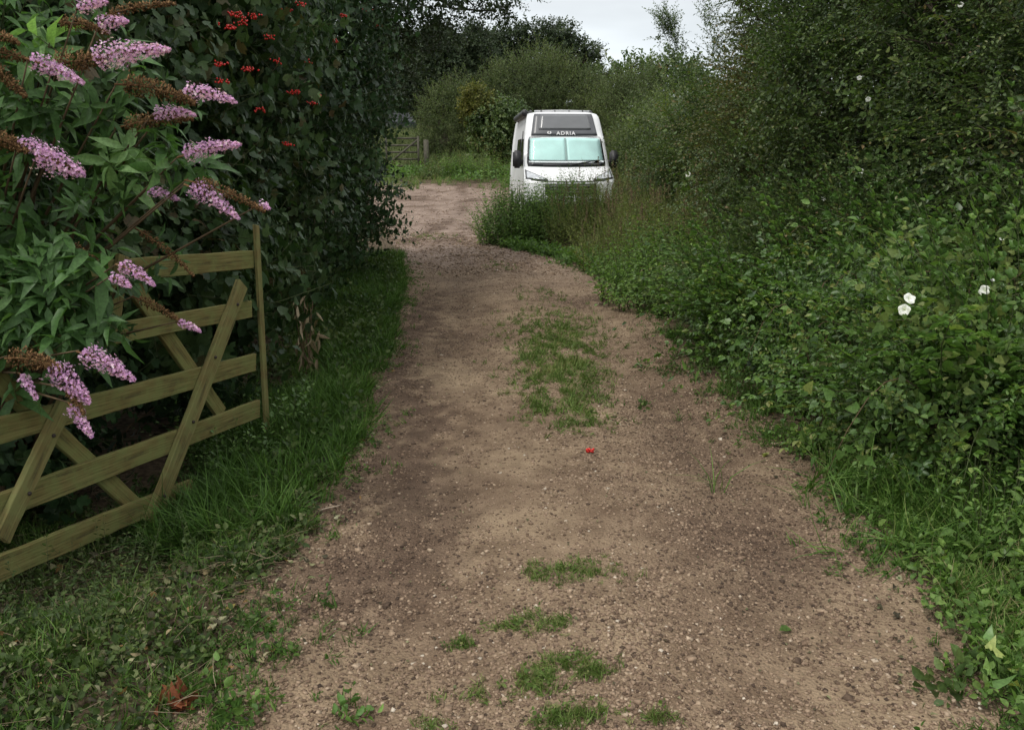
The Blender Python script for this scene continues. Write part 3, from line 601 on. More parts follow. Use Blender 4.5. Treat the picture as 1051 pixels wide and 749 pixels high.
# gate: all timbers lie in one leaning vertical plane, measured from the photograph
GP0 = np.array([-1.52, 4.96]); GD = np.array([.2647, 1.]); GD /= np.linalg.norm(GD); GN = np.array([GD[1], -GD[0], 0.])   # GN faces the lane
def on_gate(px, py, off=0.):
    r = ray(px, py); n2 = GN[:2]; t = ((GP0-np.array([0, 0]))@n2)/(r[:2]@n2); p = CAMP+r*t
    return p+GN*off
M_WOOD = wood_mat('weathered_gate_timber', [(.055, .050, .025), (.138, .116, .040), (.22, .188, .076), (.158, .178, .060)], 0)
M_WOOD2 = wood_mat('weathered_brace_timber', [(.06, .053, .028), (.150, .124, .046), (.24, .20, .086), (.172, .186, .068)], 0)
def board(name, p0, p1, wpx, off, th, parent, base, m=M_WOOD, square=False, seed=0):
    a0, a1 = on_gate(*p0, off), on_gate(*p1, off); L = np.linalg.norm(a1-a0); mid = (a0+a1)/2
    wd = wpx/F_PX*np.linalg.norm(mid-CAMP)*1.0
    ex = (a1-a0)/L; ey = np.cross(GN, ex); ey /= np.linalg.norm(ey); ez = np.cross(ex, ey)
    bm = bmesh.new(); n = 14; rg = random.Random(seed); bow = rg.uniform(-.006, .006)
    rings = []
    for i in range(n+1):
        t = i/n; s = 1+rg.uniform(-.04, .04); c = bow*math.sin(math.pi*t); cut = rg.uniform(-.006, .006) if i in (0, n) else 0
        rings.append([bm.verts.new((L*(t-.5)+cut*sy, sy*wd/2*s+c, sz_*th/2)) for sy, sz_ in ((-1, -1), (1, -1), (1, 1), (-1, 1))])
    for i in range(n):
        for j in range(4): bm.faces.new([rings[i][j], rings[i+1][j], rings[i+1][(j+1) % 4], rings[i][(j+1) % 4]])
    bm.faces.new(rings[0]); bm.faces.new(rings[n][::-1])
    bmesh.ops.recalc_face_normals(bm, faces=bm.faces); bmesh.ops.bevel(bm, geom=[e_ for e_ in bm.edges if e_.calc_face_angle(0) > .8], offset=.003, segments=1, affect='EDGES')
    me = bpy.data.meshes.new(name); bm.to_mesh(me); bm.free(); me.materials.append(m)
    o = link(name, me, parent)
    Mx = Matrix(((ex[0], ey[0], ez[0], mid[0]-base[0]), (ex[1], ey[1], ez[1], mid[1]-base[1]), (ex[2], ey[2], ez[2], mid[2]-base[2]), (0, 0, 0, 1)))
    o.matrix_local = Mx; return o
gb = on_gate(268, 430); gb[2] = float(ground(gb[0], gb[1]))
gate = empty('wooden_gate', gb, 'mossy wooden field gate standing open along the left verge under lilac flowers', 'gate')
board('rail', (-75, 291), (259, 266), 20.5, 0, .028, gate, gb, seed=1)
board('rail', (-75, 380), (257, 317), 19, 0, .026, gate, gb, seed=2)
board('rail', (-75, 461), (261, 371.5), 20.5, 0, .028, gate, gb, seed=3)
board('rail', (-75, 547), (265, 419), 20.5, 0, .028, gate, gb, seed=4)
board('rail', (-75, 614), (196, 501), 21, 0, .028, gate, gb, seed=5)
board('brace', (243, 291), (149, 536), 17, .032, .03, gate, gb, M_WOOD2, seed=6)
board('brace', (60, 414), (-6, 552), 17, .032, .03, gate, gb, M_WOOD2, seed=7)
board('brace', (140, 291), (232, 425), 16, -.03, .026, gate, gb, seed=8)
board('brace', (-30, 358), (144, 520), 17, -.03, .026, gate, gb, seed=9)
board('upright', (120, 262), (108, 345), 14, .031, .024, gate, gb, M_WOOD2, seed=10)
board('end_upright', (258, 231), (269.5, 440), 7, .03, .022, gate, gb, M_WOOD2, seed=11)
# bolts through the timbers
M_IRON = plain('rusty_iron', (.05, .04, .035), .6, .6, .4, .3, 30)
for p in ((236, 312), (213, 366), (190, 432), (160, 508), (184, 337), (45, 446), (20, 505)):
    c = on_gate(*p, .05); bm = bmesh.new(); bmesh.ops.create_uvsphere(bm, u_segments=8, v_segments=5, radius=.009)
    me = bpy.data.meshes.new('bolt_head'); bm.to_mesh(me); bm.free(); me.materials.append(M_IRON); b_ = link('bolt_head', me, gate, c-gb)

# buddleia with flower spikes
bb = np.array([-2.5, 3.7, float(ground(-2.5, 3.7))]); bud = empty('buddleia', bb, 'lilac flowering buddleia bush arching over the wooden gate', 'bush')
BL = [(*at(px, py, Y), r/F_PX*Y) for px, py, Y, r in ((25, 95, 3.5, 60), (85, 120, 3.6, 55), (60, 195, 3.5, 65), (10, 190, 3.4, 60), (30, 275, 3.45, 60), (110, 225, 3.7, 50), (100, 300, 3.75, 38), (150, 175, 3.7, 30), (20, 330, 3.45, 45), (140, 120, 3.8, 30), (-40, 230, 3.4, 80), (-40, 90, 3.4, 80), (30, 30, 3.6, 40), (60, 350, 3.55, 30))]
P, d = blob_pts(BL, 130, .7, .3); D = norm(d*.8+np.array([.25, -.25, .25])+rs.randn(len(P), 3)*.35); a = Acc(); foliage(a, 'buddleia', P, D, .62, np.clip(tone_at(P, 3, .5, 7)-.25, 0, 1), .2)
ROS = [(15, 282, .5), (50, 275, .5), (75, 290, .5), (10, 335, .45), (48, 372, .4), (85, 345, .4), (22, 300, .5), (45, 285, .5), (85, 285, .5), (60, 320, .5), (20, 355, .5), (92, 325, .45), (70, 262, .45), (8, 390, .45), (35, 250, .45), (100, 345, .4), (50, 345, .4), (5, 275, .5), (25, 320, .45), (38, 42, .95), (30, 62, .7), (120, 150, 1.), (112, 165, .9), (100, 105, .5), (62, 100, .6), (30, 118, .75), (20, 140, .6), (185, 165, .6), (205, 160, .5), (40, 235, .6), (28, 262, .7), (60, 300, .6), (100, 260, .5), (15, 300, .7), (70, 330, .6), (145, 65, .4), (10, 100, .6), (130, 180, .7), (160, 130, .4), (95, 205, .5), (110, 325, .4), (8, 350, .7)]
Pr = np.array([at(px, py, 3.36 if py < 255 else 3.16) for px, py, t in ROS for k in range(2)])+rs.randn(2*len(ROS), 3)*.02; Dr = norm(np.array([.35, -.45, .6])+rs.randn(len(Pr), 3)*.4)
foliage(a, 'buddtip', Pr-Dr*.12, Dr, .8, np.clip(np.array([t for _, _, t in ROS for k in range(2)])*1.05-.08, 0, 1), .15, .25)
link('foliage', under(a.mesh('foliage', [LM['buddleia'], M_TWIG]), bb), bud)
def petal_tpl(s):
    V = []; F = []
    for k in range(4):
        a_ = k*math.pi/2; b0 = len(V); c, q = math.cos(a_), math.sin(a_)
        for x, y_, z_ in ((0, 0, 0), (-.35, .6, .25), (0, 1, .3), (.35, .6, .25)): V.append(((x*c-y_*q)*s, (x*q+y_*c)*s, z_*s))
        F.append([b0, b0+3, b0+2, b0+1])
    return Tpl(V, F, None, [0]*4)
PET = petal_tpl(.0052); SPT = Tpl([(-.0022, -.0022, 0), (.0022, -.0022, 0), (0, .0026, 0), (0, 0, .0075)], [[0, 1, 3], [1, 2, 3], [2, 0, 3]])
tips = []
def spike(name, p0, p1, wpx, Y, kind, dens=1., bow=.22):
    bow *= rs.uniform(.3, 1.3)
    Y -= .14; A0, A1 = at(*p0, Y), at(*p1, Y-.05); L = np.linalg.norm(A1-A0); r = wpx/F_PX*Y*.44
    n = int((300 if kind == 'lilac' else 420)*dens*(L*r)/.004*.8)+60
    t = rs.rand(n); prof = r*np.clip((1-t)**.55*1.05, .12, 1)*sstep(-.08, .12, t); th = rs.rand(n)*6.283
    ax = (A1-A0)/L; Fm = frames(ax[None], np.zeros(1))[0]
    rad = Fm[:, 0][None]*np.cos(th)[:, None]+Fm[:, 1][None]*np.sin(th)[:, None]
    lump = 1+.30*np.sin(t*L/.024*6.28+np.floor(th*1.6)*1.9)+.2*rs.randn(n)
    P = A0+(A1-A0)*t[:, None]+rad*(prof*lump*rs.uniform(.75, 1.05, n))[:, None]; P[:, 2] -= bow*L*(t-.3)**2
    D = norm(rad+ax*.35+rs.randn(n, 3)*.3); a = Acc()
    s = rs.uniform(.7, 1.25, n)
    if kind == 'lilac': a.add(PET, frames(D)*s[:, None, None], P, np.clip(.45+.3*(lump-1)+.2*rs.randn(n), 0, 1), .1)
    else: a.add(SPT, frames(D)*s[:, None, None]*1.15, P, rs.rand(n), .1)
    v, f = tube_tpl(A0+(A1-A0)*np.linspace(-.15, 1, 5)[:, None]-np.array([0, 0, 1])*bow*L*((np.linspace(-.15, 1, 5)-.3)**2)[:, None], np.linspace(.004, .0012, 5), 5); tt = Tpl(v, f, [1]*len(f)); a.add(tt, np.eye(3)[None], np.zeros((1, 3)))
    # short side branchlets fill the core
    m_ = int(n*.25); q = rs.choice(n, m_); v2 = Tpl([(-.0012, 0, 0), (.0012, 0, 0), (0, .0012, 0), (0, 0, 1)], [[0, 1, 3], [1, 2, 3], [2, 0, 3]], [1]*3)
    core = A0+(A1-A0)*t[q][:, None]; core[:, 2] -= bow*L*(t[q]-.3)**2; dv = P[q]-core; ln = np.linalg.norm(dv, axis=1); a.add(v2, frames(dv)*np.stack([np.ones(m_), np.ones(m_), ln], 1)[:, None, :], core)
    link(name, under(a.mesh(name, [LM[kind], LM['spent']]), bb), bud); tips.append((A0-(A1-A0)*.1))
for p0, p1, wpx, Y in (((98, 58), (174, 48), 26, 3.3), ((34, 62), (86, 83), 20, 3.3), ((104, 26), (131, 17), 16, 3.4), ((82, 8), (110, 0), 14, 3.4), ((190, 93), (243, 99), 17, 3.4), ((160, 117), (200, 112), 15, 3.45), ((190, 158), (247, 144), 19, 3.4),
                       ((22, 146), (56, 156), 18, 3.25), ((42, 160), (86, 176), 30, 3.2), ((154, 195), (184, 203), 13, 3.5), ((196, 191), (245, 219), 21, 3.4), ((116, 284), (134, 292), 14, 3.2), ((124, 272), (159, 289), 15, 3.2), ((184, 331), (206, 338), 10, 3.55),
                       ((55, 376), (92, 412), 28, 3.0), ((73, 416), (94, 446), 17, 3.0), ((86, 362), (138, 385), 26, 3.04), ((22, 385), (38, 408), 12, 3.04), ((268, 210), (277, 213), 8, 3.42)):
    spike('flower_spike', p0, p1, wpx, Y, 'lilac')
for p0, p1, wpx, Y in (((60, 66), (108, 58), 22, 3.35), ((-5, 70), (26, 97), 14, 3.3), ((112, 14), (180, -2), 9, 3.5), ((128, 85), (200, 98), 21, 3.4), ((-8, 36), (20, 40), 10, 3.35), ((-10, 52), (30, 60), 12, 3.4), ((-14, 138), (28, 152), 22, 3.25), ((128, 128), (198, 117), 14, 3.5), ((200, 186), (272, 211), 13, 3.4),
                       ((12, 366), (62, 372), 22, 3.02), ((72, 250), (118, 283), 10, 3.5), ((144, 236), (198, 276), 8, 3.6), ((142, 306), (188, 328), 9, 3.6), ((62, 22), (110, 28), 12, 3.5), ((70, 400), (86, 424), 9, 3.0)):
    spike('spent_flower_spike', p0, p1, wpx, Y, 'spent', .9)
lines = []
for t in tips:
    m_ = bb+(t-bb)*.55+np.array([-.12, .15, .35]); P = np.array([bb+(m_-bb)*s for s in (0, .35, .7)]+[m_+(t-m_)*s for s in (.1, .4, .7, 1)]); lines.append((P, np.linspace(.012, .0025, 7)))
link('stem', under(tubes_mesh('stem', lines, M_BROWNSTEM, 5), bb), bud)

# red berries of the bush: umbels on short stalks
def sph(rad, u=8, v_=6):
    bm = bmesh.new(); bmesh.ops.create_uvsphere(bm, u_segments=u, v_segments=v_, radius=rad); bm.verts.index_update()
    t = Tpl([v.co[:] for v in bm.verts], [[q.index for q in f.verts] for f in bm.faces]); bm.free(); return t
BER = sph(.0062)
berry = bpy.data.objects['berry_bush']; bloc = np.array(berry.location)
def hedge_pt(px, py, X=-1.72):
    r = ray(px, py); t = X/r[0]; return CAMP+r*t
def umbel(name, c, n, spread, base, parent):
    a = Acc(); P = np.stack([rs.randn(n)*spread, rs.randn(n)*spread, -.03*rs.rand(n)-.005], 1)+c
    a.add(BER, np.tile(np.eye(3), (n, 1, 1)), P, np.full(n, .5)); top = c+np.array([0, .01, .045])
    for p in P[:10]:
        v, f = tube_tpl([top, (top+p)/2+np.array([0, 0, .004]), p], [.0012, .001, .0008], 4); a.add(Tpl(v, f, [1]*len(f)), np.eye(3)[None], np.zeros((1, 3)))
    return link(name, under(a.mesh(name, [M_BERRY, M_TWIG], True), base), parent)
for px, py, n_ in ((243, 12, 26), (234, 24, 18), (254, 68, 20), (301, 92, 20), (326, 97, 16), (321, 104, 16), (296, 145, 18), (390, 25, 22), (296, 8, 14), (226, 62, 10), (376, 8, 12), (248, 20, 12), (308, 2, 16), (228, 80, 8), (275, 35, 9), (262, 14, 14), (284, 60, 10), (312, 60, 12), (344, 40, 12), (352, 14, 14), (268, 110, 10)):
    umbel('berry_cluster', hedge_pt(px, py), n_+6, .021, bloc, berry)

# withered stalks below the hedge
wb = pt_ground(318, 378); wb[2] = float(ground(wb[0], wb[1])); o = empty('withered_plant', wb, 'withered straw coloured plant hanging beside the left hedge foot', 'dead plant')
a = Acc(); top = at(312, 305, wb[1]); n = 60
P = wb+(top-wb)*rs.rand(n)[:, None]+rs.randn(n, 3)*np.array([.05, .05, .03]); Dd = norm(np.array([0, 0, -1.])+rs.randn(n, 3)*.35); Fm = frames(Dd); Fm = np.stack([Fm[:, :, 0], Fm[:, :, 2], -Fm[:, :, 1]], 2)*(.09+.06*rs.rand(n))[:, None, None]
a.add(Tpl(*leaf_lance(1, .22, .7, .15)), Fm, P, rs.rand(n), .1); link('withered_leaf', under(a.mesh('withered_leaf', [LM['straw']]), wb), o)['kind'] = 'stuff'
link('stalk', under(tubes_mesh('stalk', [(wob(wb, top+np.array([dx, 0, 0]), 5, .04), [.006, .005, .005, .004, .003]) for dx in (-.06, 0, .07)], M_BROWNSTEM, 5), wb), o)

# ------------------------------------------------------------------ right side: tall hedge, brambles, nettles
GH = 'tall hedge shrubs on the right of the lane'
def hblob(x, y, h, r):
    ex = []
    for k in range(9):
        th = rs.uniform(math.pi*.75, math.pi*1.6); z = h*rs.uniform(.15, .95); q = r*rs.uniform(.75, 1.05)*(1-.25*z/h); ex.append((x+q*math.cos(th), y+q*math.sin(th)*1.1, z, rs.uniform(.38, .62)))
    return ex+[(x, y-.5*r, .75, r), (x+.1, y+.5*r, .8, r), (x-.1, y-.3*r, h*.42, r), (x+.15, y+.6*r, h*.45, r), (x, y, h*.68, r*.95), (x+.3, y+.3*r, h*.88, r*.75), (x-.25, y-.7*r, h*.6, r*.6)]
bush('hedge_bush', 'dense dark hedge bush filling the right frame edge above the bindweed', 'hedge bush', (4.6, 5.6), hblob(4.4, 5.4, 4.2, 1.35)+hblob(4.3, 7.2, 4.6, 1.2), 9800, 'hedge', LM['hedge'], .95, GH, .3, seed=11, shell=.28, mixk=[('spray_hedge', .42, 0.83), ('hedge', .33, 0.72), ('hedgebig', .25, 0.65)])
bush('hedge_bush', 'green hedge bush with a pale climbing vine on its face', 'hedge bush', (4.3, 9.2), hblob(4.1, 9.2, 4.7, 1.35), 6800, 'hedge', LM['hedge'], 1.05, GH, .3, seed=12, shell=.28, mixk=[('spray_hedge', .42, 0.90), ('hedge', .33, 0.78), ('hedgebig', .25, 0.72)])
bush('hedge_bush', 'hedge bush turning brown in its upper half, right of the spiky shoot', 'hedge bush', (4.2, 12), hblob(4.45, 12, 4.9, 1.5), 6600, 'hedge', LM['hedgebrown'], 1.15, GH, .3, seed=13, shell=.28, mixk=[('spray_hedge', .42, 1.03), ('hedge', .33, 0.9), ('hedgebig', .25, 0.81)])
def spiky(a):
    for px0, py0, px1, py1 in ((712, 95, 681, 18), (692, 45, 681, 18), (740, 75, 726, 10), (760, 40, 765, -20)):
        A0, A1 = at(px0, py0, 15.6), at(px1, py1, 15.4); n = 70; t = rs.rand(n); P = A0+(A1-A0)*t[:, None]+rs.randn(n, 3)*(.13-.09*t)[:, None]
        foliage(a, 'hedge', P, norm((A1-A0)/np.linalg.norm(A1-A0)+rs.randn(n, 3)*.5), .8, np.full(n, .4))
bush('hedge_bush', 'hedge bush with a dark spiky shoot standing up against the sky', 'hedge bush', (4.1, 15.8), hblob(4.1, 15.6, 2.5, 1.35), 4200, 'hedgebig', LM['hedge'], .95, GH, .4, seed=14, extra=spiky, shell=.28, mixk=[('spray_hedge', .5, 1.2), ('hedgebig', .5, .85)])
bush('hedge_bush', 'rounded olive hedge bush just right of the van mirror', 'hedge bush', (4.2, 20), hblob(4.3, 20, 2.3, 1.5), 3600, 'hedgebig', LM['willow'], 1.1, GH, .4, seed=15, shell=.28)
bush('hedge_bush', 'farthest hedge bush, hazy olive, right behind the van roof', 'hedge bush', (4.2, 26), hblob(4.8, 26, 2.4, 1.7), 2600, 'willow', LM['willow'], 1.0, GH, .5, seed=16, shell=.28)
bush('hedge_bush', 'second row hedge bush rising behind the brown one at the top right', 'hedge bush', (6.4, 10), hblob(6.4, 9, 6.3, 1.9)+hblob(6.6, 13, 6.2, 1.9)+hblob(6.3, 6, 5.5, 1.8), 7000, 'hedgebig', LM['hedgebrown'], 1.2, GH, .3, seed=17, shell=.28)

def mounds(y0, y1, n=22):                        # many small humps stepping up from the lane edge to the hedge foot
    out = []
    for k in range(n):
        y = y0+(y1-y0)*rs.rand(); u_ = rs.rand()**.8; x = float(xr(y))+.30+1.75*u_; r = rs.uniform(.24, .44)
        out.append((x, y, .12+.62*float(sstep(-.1, .75, u_))*rs.uniform(.6, 1.2), r, r*rs.uniform(.8, 1.1)))
    return out
GB = 'brambles on the right bank'
bush('bramble_bush', 'leafy bramble bush with white bindweed flowers nearest the right frame edge', 'bramble', (2.9, 4.9), mounds(3.9, 5.6), 3248, 'bramble', LM['bramble'], .95, GB, .3, seed=21, trunk_r=.012, stem_name='cane', mixk=[('spray_bramble', .30, .8), ('bramble', .22, .75), ('nettle', .16, .62), ('hedge', .22, .66), ('bind', .10, .75)])
bush('bramble_bush', 'bramble bush right behind the grass tuft, left of the paired flowers', 'bramble', (2.5, 6.3), mounds(5.4, 7.1), 3248, 'bramble', LM['bramble'], 1., GB, .3, seed=22, trunk_r=.012, stem_name='cane', mixk=[('spray_bramble', .32, .85), ('hedge', .26, .7), ('bramble', .22, .8), ('nettle', .2, .6)])
bush('bramble_bush', 'dark bramble bush jutting over the lane where a drooping twig touches the gravel', 'bramble', (2.3, 7.8), mounds(6.9, 8.5), 3136, 'bramble', LM['hedge'], 1.1, GB, .3, seed=23, trunk_r=.012, stem_name='cane', mixk=[('spray_hedge', .35, .9), ('hedge', .25, .75), ('spray_bramble', .25, .8), ('bramble', .15, .8)])
def herb(name, label, cat, cx, cy, rx_, ry_, h, n, kind, lm, scale=1., group=None, seed=0, top=None, stemmat=None, lean=.18):
    base = np.array([cx, cy, float(ground(cx, cy))]); o = empty(name, base, label, cat, group); a = Acc()
    q = rs.rand(n)**.5; th = rs.rand(n)*6.283; x = cx+rx_*q*np.cos(th); y = cy+ry_*q*np.sin(th); L0 = {'nettle': .6, 'weed': .55, 'bramble': .42, 'hedge': .4, 'willow': .75, 'spray_weed': .8}[kind]
    H = h*(1-.45*q**2)*(.6+.5*rs.rand(n)); m_ = 0; st = []
    for lv in range(3):
        s = scale; zz = H-L0*s*(1+lv*.75)
        k = zz > -.25; P = np.stack([x[k], y[k], ground(x[k], y[k])+np.maximum(zz[k], 0)], 1)
        if lv: P[:, :2] += rs.randn(len(P), 2)*.07
        D = norm(np.array([0, 0, 1.])+np.stack([.35*(x[k]-cx)/rx_, .35*(y[k]-cy)/ry_, 0*x[k]], 1)+rs.randn(len(P), 3)*lean)
        kk = rs.rand(len(P)) < .25; tt_ = tone_at(P, 2, .6, seed); foliage(a, kind, P[~kk], D[~kk], s, tt_[~kk], .35, .35); foliage(a, 'spray_weed', P[kk], norm(D[kk]+rs.randn(kk.sum(), 3)*.25), s*.8, tt_[kk], .35, .3)
    link('foliage', under(a.mesh('foliage', [lm, stemmat or M_TWIG]), base), o)
    lines = []
    for k in range(min(n, 120)):
        p = np.array([x[k], y[k], float(ground(x[k], y[k]))-.03]); lines.append((wob(p, p+np.array([rs.randn()*.04, rs.randn()*.04, max(H[k]-.2, .1)]), 4, .02), [.005, .0045, .004, .003]))
    link('stem', under(tubes_mesh('stem', lines, stemmat or M_TWIG, 4), base), o)['kind'] = 'stuff'
    if top: top(o, base, x, y, H)
    return o
def seedheads(o, base, x, y, H):
    a = Acc(); n = len(x)//9
    for k in range(n):
        c = np.array([x[k], y[k], float(ground(x[k], y[k]))+H[k]]); m_ = 60; t = rs.rand(m_); P = c+np.stack([rs.randn(m_)*.018*(1.2-t), rs.randn(m_)*.018*(1.2-t), t*.22], 1); a.add(SPT, frames(np.array([0, 0, 1.])+rs.randn(m_, 3)*.5)*2.2, P, rs.rand(m_), .1)
    link('seed_head', under(a.mesh('seed_head', [LM['seed']]), base), o)['kind'] = 'stuff'
GW = 'tall weeds on the right bank'
herb('nettle_clump', 'pale green nettles on the bank right of the bright low plants', 'weeds', 2.0, 9.6, .95, 1.3, 1.0, 380, 'nettle', LM['nettle'], .85, GW, 31)
herb('nettle_clump', 'nettles at the hedge foot behind the paired white flowers', 'weeds', 3.1, 9.0, .8, 1.2, .72, 260, 'nettle', LM['nettle'], .9, GW, 32)
herb('weed_clump', 'brownish tall weeds with seed heads on the bank in front of the hedge', 'weeds', 1.9, 12.4, .85, 1.4, 1.1, 380, 'weed', LM['weed'], .9, GW, 33, seedheads, M_OLIVE)
herb('weed_clump', 'olive weeds at the hedge foot right of the van', 'weeds', 2.9, 12.6, .9, 1.7, 1.15, 340, 'weed', LM['weed'], 1., GW, 34, seedheads, M_OLIVE)
herb('weed_clump', 'mixed weeds hiding the lower right front of the van', 'weeds', 1.8, 15.2, 1.1, 1.1, 1.2, 600, 'weed', LM['weed'], .9, GW, 35, seedheads, M_OLIVE)
herb('nettle_clump', 'dark leafy clump reaching into the lane in front of the van wheel', 'weeds', 0, 16.2, .66, .5, 1.25, 240, 'nettle', LM['nettle'], .95, GW, 36)
herb('nettle_clump', 'green nettles mixed with weeds before the van bumper', 'weeds', .95, 15.9, .8, .6, 1.22, 300, 'nettle', LM['nettle'], .85, GW, 37)
herb('nettle_clump', 'nettles between the right mirror of the van and the hedge', 'weeds', 3.4, 17.4, .8, 1.4, .85, 230, 'nettle', LM['nettle'], 1.1, GW, 38)
herb('nettle_clump', 'fresh nettles at the near right corner of the lane', 'weeds', 2.15, 3.3, .35, .8, .5, 90, 'nettle', LM['nettle'], .62, GW, 39)
herb('leafy_weed', 'low leafy weeds growing around the foot of the gate end post', 'weeds', -1.62, 4.75, .34, .55, .34, 46, 'bramble', LM['bramble'], .62, None, 41)
herb('leafy_weed', 'low leafy weeds in front of the lowest gate rail near the left frame edge', 'weeds', -1.62, 2.95, .42, .5, .26, 50, 'nettle', LM['cover'], .42, None, 42)
# grass tuft, right of the lane
tb = pt_ground(945, 555); tb[2] = float(ground(tb[0], tb[1])); o = empty('grass_tuft', tb, 'tuft of long arching grass at the right lane edge below the brambles', 'grass tuft')
a = Acc(); q = rs.randn(85, 2)*np.array([.22, .25]); plant_tpl(a, GR_LONG, tb[0]+.12+q[:, 0], tb[1]+.15+q[:, 1], 1.0, .4, np.full(85, .55), .35, .5); link('blade', under(a.mesh('blade', [LM['grass']]), tb), o)['kind'] = 'stuff'
# bindweed with white trumpets
def trumpet(c, D, rad, base, parent):
    V = [(0, 0, -.9)]; F = []; k = 40
    for rr_, z in ((.12, -.6), (.3, -.2), (.7, .02), (1, .0)):
        for j in range(k): w_ = 1+(.05*math.cos(5*2*math.pi*j/k)+.03*math.sin(3*2*math.pi*j/k+1) if rr_ == 1 else 0); V.append((rr_*w_*math.cos(2*math.pi*j/k), rr_*w_*math.sin(2*math.pi*j/k), z+(-.10+.10*math.cos(10*math.pi*j/k) if rr_ == 1 else 0)))
    for j in range(k): F.append([0, 1+(j+1) % k, 1+j])
    for i in range(3):
        for j in range(k): F.append([1+i*k+j, 1+i*k+(j+1) % k, 1+(i+1)*k+(j+1) % k, 1+(i+1)*k+j])
    a = Acc(); a.add(Tpl(V, F), frames(np.array([D], float))*rad, np.array([c]), np.array([.8]), .2); return link('flower', under(a.mesh('flower', [LM['white']], True), base), parent)
def vine(label, base, path, n, flowers, group='bindweed vines', scale=1.):
    base = np.array([base[0], base[1], float(ground(*base))]); o = empty('bindweed', base, label, 'bindweed', group); a = Acc(); lines = []
    for (A0, A1, m_) in path:
        t = rs.rand(m_); A0, A1 = np.array(A0), np.array(A1); P = A0+(A1-A0)*t[:, None]+rs.randn(m_, 3)*np.array([.12, .10, .10])*scale; foliage(a, 'bind', P, norm(np.array([-.3, -.5, .25])+rs.randn(m_, 3)*.6), scale, np.clip(.55+.2*rs.randn(m_), 0, 1), .3)
        lines.append((wob(A0, A1, 7, .04), np.full(7, .003)))
    link('foliage', under(a.mesh('foliage', [LM['bind'], M_TWIG]), base), o); link('stem', under(tubes_mesh('stem', lines, M_TWIG, 4), base), o)
    for c, D, r_ in flowers: trumpet(np.array(c), D, r_, base, o)
fx = lambda px, py, Y, r, D=(-.5, -.8, .2): (at(px, py, Y), D, r)
vine('bindweed over the near brambles bearing the two paired white trumpet flowers', (2.6, 4.6), [(at(900, 330, 3.95), at(1051, 300, 4.1), 34), (at(870, 400, 4.0), at(1000, 440, 3.7), 22), (at(940, 260, 4.7), at(1060, 270, 4.7), 22), (at(980, 380, 3.8), at(1060, 370, 3.8), 22)], 50,
     [fx(928, 318, 3.7, .026, (-.45, -.9, .25)), fx(934, 306, 3.72, .027, (.1, -.75, .6)), fx(1010, 298, 3.9, .026, (-.7, -.5, .3)), fx(1028, 245, 4.5, .012, (0, -.6, .8)), fx(1019, 287, 4.0, .010, (0, -.6, .8))], scale=.6)
vine('pale green bindweed climbing up the face of the tall hedge', (3.4, 7.6), [(at(930, 190, 7.2), at(925, 100, 7.2), 26), (at(885, 105, 7.4), at(905, 150, 7.2), 14), (at(975, 52, 6.6), at(1050, 50, 6.4), 20), (at(930, 70, 7.0), at(925, 130, 7.0), 12), (at(890, 215, 7.2), at(960, 220, 7.0), 20)], 40,
     [fx(891, 102, 7.2, .022), fx(882, 80, 7.2, .02), fx(996, 165, 6.4, .03), fx(884, 176, 7.2, .022), fx(986, 5, 6.4, .02), fx(845, 204, 8, .022)], scale=.6)
vine('bindweed on the weeds beside the van with small far white flowers', (2.2, 13.4), [(at(690, 190, 13), at(770, 185, 13), 24), (at(800, 235, 10.5), at(870, 240, 10), 22)], 30, [fx(706, 179, 12.6, .04), fx(748, 183, 12.4, .045), fx(765, 207, 10.2, .032), fx(785, 213, 10, .025)])
# broad leaves in the near right corner
db = pt_ground(1035, 700); db[2] = float(ground(db[0], db[1])); o = empty('dock_plant', db, 'broad leaved plant in the bottom right corner of the lane edge', 'plant')
a = Acc(); n = 22; th = rs.rand(n)*6.28; D = norm(np.stack([np.cos(th), np.sin(th), .15+.45*rs.rand(n)], 1)); Fm = frames(D, np.zeros(n)); Fm = np.stack([Fm[:, :, 0], Fm[:, :, 2], -Fm[:, :, 1]], 2)*(.04+.035*rs.rand(n))[:, None, None]
a.add(Tpl(*leaf_heart(1, .6, .3, .35)), Fm, np.tile(db+np.array([0, 0, .07]), (n, 1))+rs.randn(n, 3)*np.array([.06, .06, .035]), rs.rand(n), .1); link('leaf', under(a.mesh('leaf', [LM['bramble']]), db), o)['kind'] = 'stuff'
# drooping twig and small things lying on the lane
def lone_leaf(name, px, py, size, lm, label, cat='leaf', group=None, tone=.6, tilt=.25, tpl=3):
    p = pt_ground(px, py); p[2] = float(ground(p[0], p[1])); a = Acc(); a.add(LF[tpl], frames(np.array([[rs.randn()*tilt-.1, -.25, 1]]))*size, np.array([[0, 0, .012]]), np.array([tone]), .05)
    tag(link(name, a.mesh(name, [LM[lm]]), None, p), label, cat, group)
lone_leaf('fallen_leaf', 800, 643, .06, 'bind', 'curled green leaf lying alone on the gravel near the right foreground', tone=.5, tpl=0)
lone_leaf('fallen_leaf', 917, 577, .062, 'bind', 'heart shaped green leaf lying just below the grass tuft', tone=.5)
lone_leaf('fallen_leaf', 790, 458, .06, 'straw', 'pale dry leaf lying by the foot of the right brambles', tone=.5, tpl=2)
lone_leaf('fallen_leaf', 150, 690, .05, 'straw', 'pale torn leaf in the ground cover above the rust brown leaves', tone=.9)
lone_leaf('fallen_leaf', 110, 590, .06, 'straw', 'whitish leaf lying below the lowest gate rail', tone=1., tpl=0)
lone_leaf('fallen_leaf', 230, 628, .045, 'yellow', 'yellow leaf on the left edge of the lane', tone=1., tpl=1)
